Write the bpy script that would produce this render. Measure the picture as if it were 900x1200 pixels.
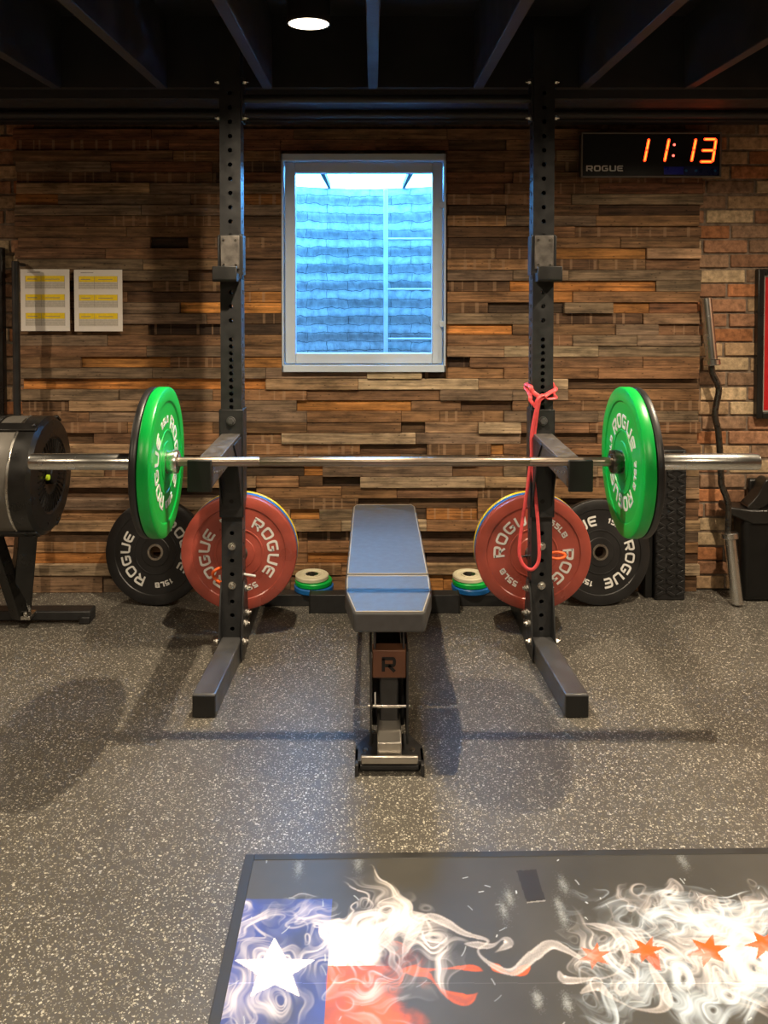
import bpy, math, random
import numpy as np
from mathutils import Matrix, Vector
PI = math.pi
for o in list(bpy.data.objects): bpy.data.objects.remove(o, do_unlink=True)
SC = bpy.context.scene
COL = SC.collection

# ------------------------------------------------------------------ camera, sky, exposure
FPX = 1000.0; TH = math.radians(1.7); CX = 437.0; CY = 355.0; EYE = 1.40
cam = bpy.data.cameras.new('camera'); camo = bpy.data.objects.new('camera', cam); COL.objects.link(camo)
camo.location = (0, 0, EYE); camo.rotation_euler = (PI/2 - TH, 0, 0)
cam.sensor_fit = 'VERTICAL'; cam.sensor_height = 36.0; cam.lens = FPX/1200*36
cam.shift_x = (450-CX)/1200; cam.shift_y = -(600-CY)/1200
cam.clip_start = 0.02
SC.camera = camo
w = bpy.data.worlds.new('sky'); SC.world = w; w.use_nodes = True
bg = w.node_tree.nodes['Background']; bg.inputs[0].default_value = (0.11, 0.45, 1.0, 1); bg.inputs[1].default_value = 33.0
SC.view_settings.view_transform = 'Standard'; SC.view_settings.look = 'None'
SC.view_settings.exposure = 0.12; SC.view_settings.gamma = 1.0; SC.view_settings.use_curve_mapping = False
LAMP = 9.0; SPOT = 182.0; LAMPCOL = (1.0, 0.81, 0.57)

_c, _s = math.cos(TH), math.sin(TH)
def P(px, py, D):                     # photo pixel at depth D -> x, z in metres
    a = (px-CX)/FPX; b = (CY-py)/FPX
    t = D/(_c+b*_s)
    return a*t, EYE+(-_s+b*_c)*t
def G(px, py, Z=0.0):                 # photo pixel on the level Z -> x, y in metres
    a = (px-CX)/FPX; b = (CY-py)/FPX
    t = (Z-EYE)/(-_s+b*_c)
    return a*t, (_c+b*_s)*t
def X_(px, D): return P(px, 540, D)[0]
def Z_(py, D): return P(437, py, D)[1]

# ------------------------------------------------------------------ materials
def newmat(name):
    m = bpy.data.materials.new(name); m.use_nodes = True
    nt = m.node_tree; return m, nt, nt.nodes, nt.links, nt.nodes['Principled BSDF']
def node(nt, t, **kw):
    n = nt.nodes.new(t)
    for k, v in kw.items(): setattr(n, k, v)
    return n
def ramp(nt, stops, interp='LINEAR'):
    r = nt.nodes.new('ShaderNodeValToRGB'); r.color_ramp.interpolation = interp
    e = r.color_ramp.elements
    while len(e) < len(stops): e.new(0.5)
    for i, (p, c) in enumerate(stops):
        e[i].position = p; e[i].color = (c[0], c[1], c[2], 1) if not isinstance(c, (int, float)) else (c, c, c, 1)
    return r
def pbr(name, col, rough=0.5, metal=0.0, var=0.12, nscale=18.0, bump=0.0, bscale=150.0, coat=0.0, spec=0.5, rvar=0.08):
    m, nt, N, L, b = newmat(name)
    tc = node(nt, 'ShaderNodeTexCoord')
    n1 = node(nt, 'ShaderNodeTexNoise'); n1.inputs['Scale'].default_value = nscale; n1.inputs['Detail'].default_value = 5
    L.new(tc.outputs['Object'], n1.inputs['Vector'])
    r = ramp(nt, [(0.3, [c*(1-var) for c in col]), (0.7, [min(1, c*(1+var)) for c in col])])
    L.new(n1.outputs['Fac'], r.inputs[0]); L.new(r.outputs[0], b.inputs['Base Color'])
    rr = ramp(nt, [(0.3, max(0, rough-rvar)), (0.7, min(1, rough+rvar))])
    L.new(n1.outputs['Fac'], rr.inputs[0]); L.new(rr.outputs[0], b.inputs['Roughness'])
    b.inputs['Metallic'].default_value = metal
    b.inputs['Specular IOR Level'].default_value = spec
    b.inputs['Coat Weight'].default_value = coat
    if bump:
        n2 = node(nt, 'ShaderNodeTexNoise'); n2.inputs['Scale'].default_value = bscale; n2.inputs['Detail'].default_value = 3
        L.new(tc.outputs['Object'], n2.inputs['Vector'])
        bp = node(nt, 'ShaderNodeBump'); bp.inputs['Strength'].default_value = bump; bp.inputs['Distance'].default_value = 0.002
        L.new(n2.outputs['Fac'], bp.inputs['Height']); L.new(bp.outputs[0], b.inputs['Normal'])
    return m
def emit(name, col, s):
    m, nt, N, L, b = newmat(name)
    e = node(nt, 'ShaderNodeEmission'); e.inputs[0].default_value = (*col, 1); e.inputs[1].default_value = s
    L.new(e.outputs[0], N['Material Output'].inputs[0]); return m

def floor_mat():
    m, nt, N, L, b = newmat('speckled_rubber')
    tc = node(nt, 'ShaderNodeTexCoord')
    nz = node(nt, 'ShaderNodeTexNoise'); nz.inputs['Scale'].default_value = 260; nz.inputs['Detail'].default_value = 2
    L.new(tc.outputs['Object'], nz.inputs['Vector'])
    sub = node(nt, 'ShaderNodeVectorMath', operation='SUBTRACT'); sub.inputs[1].default_value = (0.5, 0.5, 0.5)
    L.new(nz.outputs['Color'], sub.inputs[0])
    sc = node(nt, 'ShaderNodeVectorMath', operation='SCALE'); sc.inputs['Scale'].default_value = 0.006
    L.new(sub.outputs[0], sc.inputs[0])
    ad = node(nt, 'ShaderNodeVectorMath', operation='ADD'); L.new(tc.outputs['Object'], ad.inputs[0]); L.new(sc.outputs[0], ad.inputs[1])
    masks = []; cols = []
    for scale, thr, keep in ((150, 0.30, 0.50), (270, 0.36, 0.50)):
        v = node(nt, 'ShaderNodeTexVoronoi'); v.inputs['Scale'].default_value = scale; v.inputs['Randomness'].default_value = 1
        L.new(ad.outputs[0], v.inputs['Vector'])
        sx = node(nt, 'ShaderNodeSeparateColor'); L.new(v.outputs['Color'], sx.inputs[0])
        lt = node(nt, 'ShaderNodeMath', operation='MULTIPLY'); L.new(sx.outputs[1], lt.inputs[0]); lt.inputs[1].default_value = thr*1.7
        a1 = node(nt, 'ShaderNodeMath', operation='LESS_THAN'); L.new(v.outputs['Distance'], a1.inputs[0]); L.new(lt.outputs[0], a1.inputs[1])
        a2 = node(nt, 'ShaderNodeMath', operation='GREATER_THAN'); L.new(sx.outputs[0], a2.inputs[0]); a2.inputs[1].default_value = keep
        mu = node(nt, 'ShaderNodeMath', operation='MULTIPLY'); L.new(a1.outputs[0], mu.inputs[0]); L.new(a2.outputs[0], mu.inputs[1])
        cr = ramp(nt, [(0, (0.17, 0.155, 0.13)), (0.5, (0.32, 0.30, 0.25)), (1, (0.52, 0.50, 0.43))]); L.new(sx.outputs[2], cr.inputs[0])
        masks.append(mu); cols.append(cr)
    n3 = node(nt, 'ShaderNodeTexNoise'); n3.inputs['Scale'].default_value = 2.5; n3.inputs['Detail'].default_value = 6
    L.new(tc.outputs['Object'], n3.inputs['Vector'])
    base = ramp(nt, [(0.3, (0.066, 0.061, 0.053)), (0.7, (0.086, 0.080, 0.070))]); L.new(n3.outputs['Fac'], base.inputs[0])
    m1 = node(nt, 'ShaderNodeMix', data_type='RGBA'); L.new(masks[1].outputs[0], m1.inputs[0]); L.new(base.outputs[0], m1.inputs[6]); L.new(cols[1].outputs[0], m1.inputs[7])
    m2 = node(nt, 'ShaderNodeMix', data_type='RGBA'); L.new(masks[0].outputs[0], m2.inputs[0]); L.new(m1.outputs[2], m2.inputs[6]); L.new(cols[0].outputs[0], m2.inputs[7])
    L.new(m2.outputs[2], b.inputs['Base Color'])
    b.inputs['Roughness'].default_value = 0.42
    b.inputs['Specular IOR Level'].default_value = 0.5
    bp = node(nt, 'ShaderNodeBump'); bp.inputs['Strength'].default_value = 0.35; bp.inputs['Distance'].default_value = 0.0015
    L.new(nz.outputs['Fac'], bp.inputs['Height']); L.new(bp.outputs[0], b.inputs['Normal'])
    return m

def wood_mat():
    m, nt, N, L, b = newmat('reclaimed_wood')
    at = node(nt, 'ShaderNodeAttribute', attribute_name='Col')
    tc = node(nt, 'ShaderNodeTexCoord')
    sp = node(nt, 'ShaderNodeSeparateXYZ'); L.new(tc.outputs['Object'], sp.inputs[0])
    def mth(op, a, bb):
        n = node(nt, 'ShaderNodeMath', operation=op)
        for i, v in enumerate((a, bb)):
            if isinstance(v, (int, float)): n.inputs[i].default_value = v
            elif v is not None: L.new(v, n.inputs[i])
        return n.outputs[0]
    off = mth('MULTIPLY', at.outputs['Alpha'], 40.0)
    x = mth('ADD', mth('MULTIPLY', sp.outputs[0], 3.0), off)
    cb = node(nt, 'ShaderNodeCombineXYZ'); L.new(x, cb.inputs[0]); L.new(mth('MULTIPLY', sp.outputs[1], 30.0), cb.inputs[1]); L.new(mth('MULTIPLY', sp.outputs[2], 90.0), cb.inputs[2])
    g = node(nt, 'ShaderNodeTexNoise'); g.inputs['Scale'].default_value = 1.0; g.inputs['Detail'].default_value = 8; g.inputs['Roughness'].default_value = 0.7; g.inputs['Distortion'].default_value = 0.6
    L.new(cb.outputs[0], g.inputs['Vector'])
    gr = ramp(nt, [(0.32, 0.30), (0.5, 0.95), (0.70, 1.75)]); L.new(g.outputs['Fac'], gr.inputs[0])
    # blotches
    cb2 = node(nt, 'ShaderNodeCombineXYZ'); L.new(mth('ADD', mth('MULTIPLY', sp.outputs[0], 7.0), off), cb2.inputs[0]); L.new(mth('MULTIPLY', sp.outputs[2], 22.0), cb2.inputs[2])
    g2 = node(nt, 'ShaderNodeTexNoise'); g2.inputs['Scale'].default_value = 1.0; g2.inputs['Detail'].default_value = 5; g2.inputs['Roughness'].default_value = 0.65
    L.new(cb2.outputs[0], g2.inputs['Vector'])
    gr2 = ramp(nt, [(0.34, 0.48), (0.5, 1.0), (0.68, 1.45)]); L.new(g2.outputs['Fac'], gr2.inputs[0])
    mx = node(nt, 'ShaderNodeMix', data_type='RGBA', blend_type='MULTIPLY'); mx.inputs[0].default_value = 1
    L.new(at.outputs['Color'], mx.inputs[6]); L.new(gr.outputs[0], mx.inputs[7])
    mx2 = node(nt, 'ShaderNodeMix', data_type='RGBA', blend_type='MULTIPLY'); mx2.inputs[0].default_value = 1
    L.new(mx.outputs[2], mx2.inputs[6]); L.new(gr2.outputs[0], mx2.inputs[7])
    # pale lath marks across some planks
    n1 = node(nt, 'ShaderNodeTexNoise', noise_dimensions='1D'); n1.inputs['Scale'].default_value = 48; n1.inputs['Detail'].default_value = 0
    L.new(mth('ADD', sp.outputs[0], off), n1.inputs['W'])
    stripe = mth('GREATER_THAN', n1.outputs['Fac'], 0.66)
    sel = mth('GREATER_THAN', at.outputs['Alpha'], 0.74)
    soft = mth('MULTIPLY', mth('MULTIPLY', stripe, sel), mth('MULTIPLY', g2.outputs['Fac'], 1.0))
    mx3 = node(nt, 'ShaderNodeMix', data_type='RGBA'); L.new(soft, mx3.inputs[0]); L.new(mx2.outputs[2], mx3.inputs[6]); mx3.inputs[7].default_value = (0.36, 0.23, 0.14, 1)
    # nail holes / knots
    cb3 = node(nt, 'ShaderNodeCombineXYZ'); L.new(mth('ADD', mth('MULTIPLY', sp.outputs[0], 26.0), off), cb3.inputs[0]); L.new(mth('MULTIPLY', sp.outputs[2], 50.0), cb3.inputs[2])
    v = node(nt, 'ShaderNodeTexVoronoi'); v.inputs['Scale'].default_value = 1.0; L.new(cb3.outputs[0], v.inputs['Vector'])
    kn = ramp(nt, [(0.07, 0.25), (0.16, 1.0)]); L.new(v.outputs['Distance'], kn.inputs[0])
    mx4 = node(nt, 'ShaderNodeMix', data_type='RGBA', blend_type='MULTIPLY'); mx4.inputs[0].default_value = 0.8
    L.new(mx3.outputs[2], mx4.inputs[6]); L.new(kn.outputs[0], mx4.inputs[7])
    L.new(mx4.outputs[2], b.inputs['Base Color'])
    b.inputs['Roughness'].default_value = 0.72; b.inputs['Specular IOR Level'].default_value = 0.3
    bp = node(nt, 'ShaderNodeBump'); bp.inputs['Strength'].default_value = 0.5; bp.inputs['Distance'].default_value = 0.003
    L.new(g.outputs['Fac'], bp.inputs['Height']); L.new(bp.outputs[0], b.inputs['Normal'])
    return m

def colattr_mat(name, rough=0.8, nscale=40, lo=0.6, hi=1.4, bump=0.6, spec=0.3, bdist=0.004):
    m, nt, N, L, b = newmat(name)
    at = node(nt, 'ShaderNodeAttribute', attribute_name='Col'); tc = node(nt, 'ShaderNodeTexCoord')
    g = node(nt, 'ShaderNodeTexNoise'); g.inputs['Scale'].default_value = nscale; g.inputs['Detail'].default_value = 7; g.inputs['Roughness'].default_value = 0.65
    L.new(tc.outputs['Object'], g.inputs['Vector'])
    gr = ramp(nt, [(0.3, lo), (0.7, hi)]); L.new(g.outputs['Fac'], gr.inputs[0])
    mx = node(nt, 'ShaderNodeMix', data_type='RGBA', blend_type='MULTIPLY'); mx.inputs[0].default_value = 1
    L.new(at.outputs['Color'], mx.inputs[6]); L.new(gr.outputs[0], mx.inputs[7]); L.new(mx.outputs[2], b.inputs['Base Color'])
    b.inputs['Roughness'].default_value = rough; b.inputs['Specular IOR Level'].default_value = spec
    if bump:
        bp = node(nt, 'ShaderNodeBump'); bp.inputs['Strength'].default_value = bump; bp.inputs['Distance'].default_value = bdist
        L.new(g.outputs['Fac'], bp.inputs['Height']); L.new(bp.outputs[0], b.inputs['Normal'])
    return m

def stone_mat():
    m, nt, N, L, b = newmat('well_stone')
    uv = node(nt, 'ShaderNodeUVMap', uv_map='UVMap')
    nz = node(nt, 'ShaderNodeTexNoise'); nz.inputs['Scale'].default_value = 9; nz.inputs['Detail'].default_value = 3
    L.new(uv.outputs[0], nz.inputs['Vector'])
    sub = node(nt, 'ShaderNodeVectorMath', operation='SUBTRACT'); sub.inputs[1].default_value = (0.5, 0.5, 0.5); L.new(nz.outputs['Color'], sub.inputs[0])
    sc = node(nt, 'ShaderNodeVectorMath', operation='SCALE'); sc.inputs['Scale'].default_value = 0.05; L.new(sub.outputs[0], sc.inputs[0])
    ad = node(nt, 'ShaderNodeVectorMath', operation='ADD'); L.new(uv.outputs[0], ad.inputs[0]); L.new(sc.outputs[0], ad.inputs[1])
    br = node(nt, 'ShaderNodeTexBrick'); br.inputs['Scale'].default_value = 1.0
    br.inputs['Brick Width'].default_value = 0.30; br.inputs['Row Height'].default_value = 0.0475; br.inputs['Mortar Size'].default_value = 0.0022
    br.inputs['Mortar Smooth'].default_value = 0.6
    br.inputs['Color1'].default_value = (0.32, 0.34, 0.35, 1); br.inputs['Color2'].default_value = (0.42, 0.44, 0.45, 1); br.inputs['Mortar'].default_value = (0.05, 0.07, 0.08, 1)
    L.new(ad.outputs[0], br.inputs['Vector'])
    n2 = node(nt, 'ShaderNodeTexNoise'); n2.inputs['Scale'].default_value = 22; n2.inputs['Detail'].default_value = 6; L.new(uv.outputs[0], n2.inputs['Vector'])
    r = ramp(nt, [(0.3, 0.66), (0.6, 1.1)]); L.new(n2.outputs['Fac'], r.inputs[0])
    mx = node(nt, 'ShaderNodeMix', data_type='RGBA', blend_type='MULTIPLY'); mx.inputs[0].default_value = 1
    L.new(br.outputs['Color'], mx.inputs[6]); L.new(r.outputs[0], mx.inputs[7]); L.new(mx.outputs[2], b.inputs['Base Color'])
    b.inputs['Roughness'].default_value = 0.7
    bp = node(nt, 'ShaderNodeBump'); bp.inputs['Strength'].default_value = 0.6; bp.inputs['Distance'].default_value = 0.01
    L.new(n2.outputs['Fac'], bp.inputs['Height']); L.new(bp.outputs[0], b.inputs['Normal'])
    return m

def brick_plain_mat():
    m, nt, N, L, b = newmat('plain_brick')
    tc = node(nt, 'ShaderNodeTexCoord'); mp = node(nt, 'ShaderNodeMapping'); mp.inputs['Rotation'].default_value = (PI/2, 0, PI/2)
    L.new(tc.outputs['Object'], mp.inputs[0])
    br = node(nt, 'ShaderNodeTexBrick'); br.inputs['Scale'].default_value = 1; br.inputs['Brick Width'].default_value = 0.21; br.inputs['Row Height'].default_value = 0.066; br.inputs['Mortar Size'].default_value = 0.006
    br.inputs['Color1'].default_value = (0.20, 0.09, 0.05, 1); br.inputs['Color2'].default_value = (0.36, 0.20, 0.12, 1); br.inputs['Mortar'].default_value = (0.20, 0.16, 0.12, 1)
    L.new(mp.outputs[0], br.inputs['Vector']); L.new(br.outputs['Color'], b.inputs['Base Color']); b.inputs['Roughness'].default_value = 0.85
    return m

def glass_mat():
    m, nt, N, L, b = newmat('window_glass')
    t = node(nt, 'ShaderNodeBsdfTransparent'); t.inputs[0].default_value = (0.97, 0.99, 1, 1)
    g = node(nt, 'ShaderNodeBsdfGlossy'); g.inputs['Roughness'].default_value = 0.02
    lw = node(nt, 'ShaderNodeLayerWeight'); lw.inputs[0].default_value = 0.5
    pw = node(nt, 'ShaderNodeMath', operation='POWER'); L.new(lw.outputs['Facing'], pw.inputs[0]); pw.inputs[1].default_value = 5
    f = node(nt, 'ShaderNodeMath', operation='MULTIPLY_ADD'); L.new(pw.outputs[0], f.inputs[0]); f.inputs[1].default_value = 0.9; f.inputs[2].default_value = 0.03
    mx = node(nt, 'ShaderNodeMixShader'); L.new(f.outputs[0], mx.inputs[0]); L.new(t.outputs[0], mx.inputs[1]); L.new(g.outputs[0], mx.inputs[2])
    L.new(mx.outputs[0], N['Material Output'].inputs[0]); return m

M = dict(
    floor=floor_mat(), wood=wood_mat(), brick=colattr_mat('brick', 0.85, 38, 0.5, 1.5), stone=stone_mat(), pbrick=brick_plain_mat(), glass=glass_mat(),
    black_paint=pbr('black_joist_paint', (0.016, 0.016, 0.019), 0.55, var=0.3, nscale=9, bump=0.2),
    joist=pbr('joist_paint', (0.036, 0.036, 0.042), 0.5, var=0.35, nscale=7, bump=0.3, bscale=60),
    duct=pbr('duct_paint', (0.022, 0.022, 0.025), 0.6, var=0.2),
    frame=pbr('window_vinyl', (0.52, 0.60, 0.70), 0.35, var=0.02, rvar=0.02),  # white vinyl, with the blue of the daylight put into its colour
    steel_blk=pbr('black_powder_coat', (0.020, 0.0205, 0.022), 0.42, metal=0.0, var=0.2, nscale=30, bump=0.12, bscale=900, spec=0.5),
    steel_foot=pbr('worn_powder_coat', (0.055, 0.055, 0.057), 0.36, var=0.25, nscale=14, bump=0.1, bscale=700, spec=0.7),
    uhmw=pbr('black_plastic', (0.009, 0.009, 0.009), 0.5, var=0.15),
    uhmw_l=pbr('scuffed_plastic', (0.09, 0.082, 0.075), 0.4, var=0.5, nscale=35),
    zinc=pbr('zinc', (0.62, 0.60, 0.56), 0.28, metal=1.0, var=0.1),
    chrome=pbr('chrome', (0.68, 0.67, 0.64), 0.26, metal=1.0, var=0.03, rvar=0.02),
    shaft=pbr('oiled_steel', (0.34, 0.28, 0.23), 0.36, metal=1.0, var=0.04, nscale=60, rvar=0.02),
    darkshaft=pbr('dark_steel', (0.10, 0.095, 0.085), 0.3, metal=0.9, var=0.1, nscale=60),
    green=pbr('green_rubber', (0.0, 0.40, 0.055), 0.36, var=0.08, nscale=8, spec=0.5),
    greengr=pbr('green_dark', (0.0, 0.27, 0.04), 0.4, var=0.08, nscale=8),
    red=pbr('red_rubber', (0.34, 0.066, 0.046), 0.32, var=0.32, nscale=7, spec=0.6),
    blue=pbr('blue_rubber', (0.01, 0.13, 0.42), 0.4, var=0.08),
    yellow=pbr('yellow_rubber', (0.80, 0.55, 0.02), 0.4, var=0.08),
    blackr=pbr('black_rubber', (0.014, 0.014, 0.015), 0.4, var=0.2, nscale=12, bump=0.1, spec=0.55),
    cream=pbr('cream_rubber', (0.62, 0.58, 0.42), 0.5, var=0.08),
    white=pbr('white_lettering', (0.72, 0.72, 0.70), 0.45, var=0.05),
    band=pbr('pink_latex', (0.78, 0.09, 0.10), 0.42, var=0.1, nscale=60),
    orange=pbr('orange_plastic', (0.85, 0.13, 0.02), 0.4, var=0.05),
    vinyl=pbr('bench_vinyl', (0.066, 0.067, 0.069), 0.50, var=0.12, nscale=40, bump=0.15, bscale=500, spec=0.45),
    piping=pbr('pad_piping', (0.30, 0.27, 0.22), 0.5, var=0.1),
    bronze=pbr('bronze_plate', (0.12, 0.052, 0.028), 0.42, metal=0.3, var=0.15),
    alu=pbr('brushed_aluminium', (0.50, 0.47, 0.43), 0.35, metal=0.9, var=0.1),
    mesh=pbr('grey_mesh', (0.14, 0.13, 0.115), 0.5, metal=0.2, var=0.15, nscale=12),
    gloss=pbr('gloss_black', (0.005, 0.005, 0.005), 0.42, var=0.1, spec=0.35),
    semig=pbr('satin_black', (0.010, 0.0095, 0.009), 0.32, var=0.1, spec=0.5),
    neon=pbr('yellow_green_clip', (0.55, 0.75, 0.03), 0.5),
    paper=pbr('paper', (0.80, 0.76, 0.72), 0.8, var=0.03), pyel=pbr('highlighter', (0.90, 0.66, 0.02), 0.8, var=0.08, nscale=80),
    ptab=pbr('printed_table', (0.60, 0.56, 0.50), 0.8, var=0.12, nscale=120), pink=pbr('print_ink', (0.30, 0.27, 0.25), 0.8),
    redposter=pbr('red_poster', (0.50, 0.015, 0.02), 0.35, var=0.06), matw=pbr('mat_board', (0.25, 0.24, 0.22), 0.6),
    darkposter=pbr('dark_poster', (0.03, 0.03, 0.035), 0.35),
    plaster=pbr('dark_plaster', (0.22, 0.17, 0.13), 0.8, var=0.1),
    ladder=pbr('ladder_paint', (0.75, 0.8, 0.82), 0.5), rubbermat=colattr_mat('printed_mat', 0.42, 3, 0.92, 1.06, 0.0, 0.35),
    mattrim=pbr('mat_edge', (0.02, 0.02, 0.02), 0.5), gravel=pbr('gravel', (0.35, 0.33, 0.30), 0.9, var=0.4, nscale=40, bump=0.6),
    lamp=emit('lamp_glow', LAMPCOL, LAMP), led=emit('red_led', (1.0, 0.035, 0.006), 5.0), ledhot=emit('led_core', (1.0, 0.30, 0.03), 2.2), leddot=emit('led_dot', (1.0, 0.12, 0.08), 3.0),
    bluerefl=pbr('blue_strip', (0.005, 0.01, 0.30), 0.3), bluedim=pbr('dim_blue_strip', (0.006, 0.012, 0.07), 0.3), cyan=pbr('cyan_mark', (0.01, 0.10, 0.30), 0.3),  # blues of the reflection painted on the clock face
)

# ------------------------------------------------------------------ mesh builder
class MB:
    def __init__(s): s.v = []; s.f = []; s.m = []; s.c = []; s.uv = None
    def add(s, vs, fs, mi=0, col=None):
        o = len(s.v); s.v += [tuple(v) for v in vs]
        for f in fs: s.f.append(tuple(i+o for i in f)); s.m.append(mi); s.c.append(col)
        return s
    def box(s, x0, x1, y0, y1, z0, z1, mat=None, mi=0, col=None):
        vs = [Vector((x, y, z)) for z in (z0, z1) for y in (y0, y1) for x in (x0, x1)]
        if mat is not None: vs = [mat @ v for v in vs]
        return s.add(vs, [(0, 2, 3, 1), (4, 5, 7, 6), (0, 1, 5, 4), (2, 6, 7, 3), (0, 4, 6, 2), (1, 3, 7, 5)], mi, col)
    def lathe(s, prof, mat=None, n=64, mi=0, closed=True, col=None):   # prof: list of (r, h) about local z
        mat = mat or Matrix(); vs = []; k = len(prof)
        for i in range(n):
            a = 2*PI*i/n
            for r, h in prof: vs.append(mat @ Vector((r*math.cos(a), r*math.sin(a), h)))
        fs = []
        for i in range(n):
            j = (i+1) % n
            for q in range(k if closed else k-1):
                t = (q+1) % k
                fs.append((i*k+q, j*k+q, j*k+t, i*k+t))
        return s.add(vs, fs, mi, col)
    def cyl(s, r, h0, h1, mat=None, n=32, mi=0, ch=0.0, col=None):
        prof = [(0.0001, h0), (r-ch, h0), (r, h0+ch), (r, h1-ch), (r-ch, h1), (0.0001, h1)] if ch else [(0.0001, h0), (r, h0), (r, h1), (0.0001, h1)]
        return s.lathe(prof, mat, n, mi, True, col)
    def rod(s, a, b, r, n=16, mi=0, ch=0.0):
        a = Vector(a); b = Vector(b); d = b-a
        q = d.to_track_quat('Z', 'Y').to_matrix().to_4x4()
        return s.cyl(r, 0, d.length, Matrix.Translation(a) @ q, n, mi, ch)
    def tube(s, pts, r, n=12, mi=0, flat=1.0, closed=False):
        pts = [Vector(p) for p in pts]; k = len(pts); vs = []; prev = None
        for i, p in enumerate(pts):
            if closed: t = pts[(i+1) % k]-pts[i-1]
            else: t = pts[min(i+1, k-1)]-pts[max(i-1, 0)]
            t.normalize()
            if prev is None:
                u = Vector((0, 1, 0)) if abs(t.y) < 0.9 else Vector((1, 0, 0))
            else: u = prev
            u = (u-t*u.dot(t)).normalized(); prev = u; w2 = t.cross(u)
            rr = r[i] if isinstance(r, (list, tuple)) else r
            for j in range(n):
                a = 2*PI*j/n; vs.append(p+u*(rr*flat*math.cos(a))+w2*(rr*math.sin(a)))
        fs = []
        for i in range(k if closed else k-1):
            i2 = (i+1) % k
            for j in range(n):
                j2 = (j+1) % n; fs.append((i*n+j, i*n+j2, i2*n+j2, i2*n+j))
        if not closed: fs += [tuple(range(n))[::-1], tuple((k-1)*n+j for j in range(n))]
        return s.add(vs, fs, mi)
    def prism(s, poly, h0, h1, mat=None, mi=0, col=None):
        mat = mat or Matrix(); n = len(poly)
        vs = [mat @ Vector((x, y, h0)) for x, y in poly]+[mat @ Vector((x, y, h1)) for x, y in poly]
        fs = [tuple(range(n))[::-1], tuple(range(n, 2*n))]+[(i, (i+1) % n, n+(i+1) % n, n+i) for i in range(n)]
        return s.add(vs, fs, mi, col)
    def obj(s, name, mats, parent=None, bev=0.0, seg=2, smooth=True, label=None, ang=35):
        me = bpy.data.meshes.new(name); me.from_pydata(s.v, [], s.f)
        if not isinstance(mats, (list, tuple)): mats = [mats]
        for m in mats: me.materials.append(m)
        me.polygons.foreach_set('material_index', s.m)
        if any(c is not None for c in s.c):
            at = me.color_attributes.new('Col', 'FLOAT_COLOR', 'CORNER')
            buf = []
            for f, c in zip(s.f, s.c):
                c = c or (0.5, 0.5, 0.5, 1)
                buf += list(c)*len(f)
            at.data.foreach_set('color', buf)
        if s.uv: 
            ul = me.uv_layers.new(name='UVMap'); fl = []
            for f in s.f:
                for i in f: fl += list(s.uv[i])
            ul.data.foreach_set('uv', fl)
        me.validate(); me.update()
        import bmesh
        bm = bmesh.new(); bm.from_mesh(me); bmesh.ops.recalc_face_normals(bm, faces=bm.faces); bm.to_mesh(me); bm.free()
        if smooth:
            me.polygons.foreach_set('use_smooth', [True]*len(me.polygons)); me.set_sharp_from_angle(angle=math.radians(ang))
        o = bpy.data.objects.new(name, me); COL.objects.link(o)
        if parent: o.parent = parent
        if bev:
            b = o.modifiers.new('bevel', 'BEVEL'); b.width = bev; b.segments = seg; b.limit_method = 'ANGLE'; b.angle_limit = math.radians(40)
        if label: o['label'] = label
        return o
def tag(o, label=None, cat=None, group=None, kind=None):
    if label: o['label'] = label
    if cat: o['category'] = cat
    if group: o['group'] = group
    if kind: o['kind'] = kind
    return o
def thing(name, label, cat, loc=(0, 0, 0), group=None):
    o = bpy.data.objects.new(name, None); COL.objects.link(o); o.location = loc; o.empty_display_size = 0.05
    return tag(o, label, cat, group)
def struct(o): o['kind'] = 'structure'; return o
TR = Matrix.Translation
def RX(d): return Matrix.Rotation(math.radians(d), 4, 'X')
def RY(d): return Matrix.Rotation(math.radians(d), 4, 'Y')
def RZ(d): return Matrix.Rotation(math.radians(d), 4, 'Z')

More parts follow.
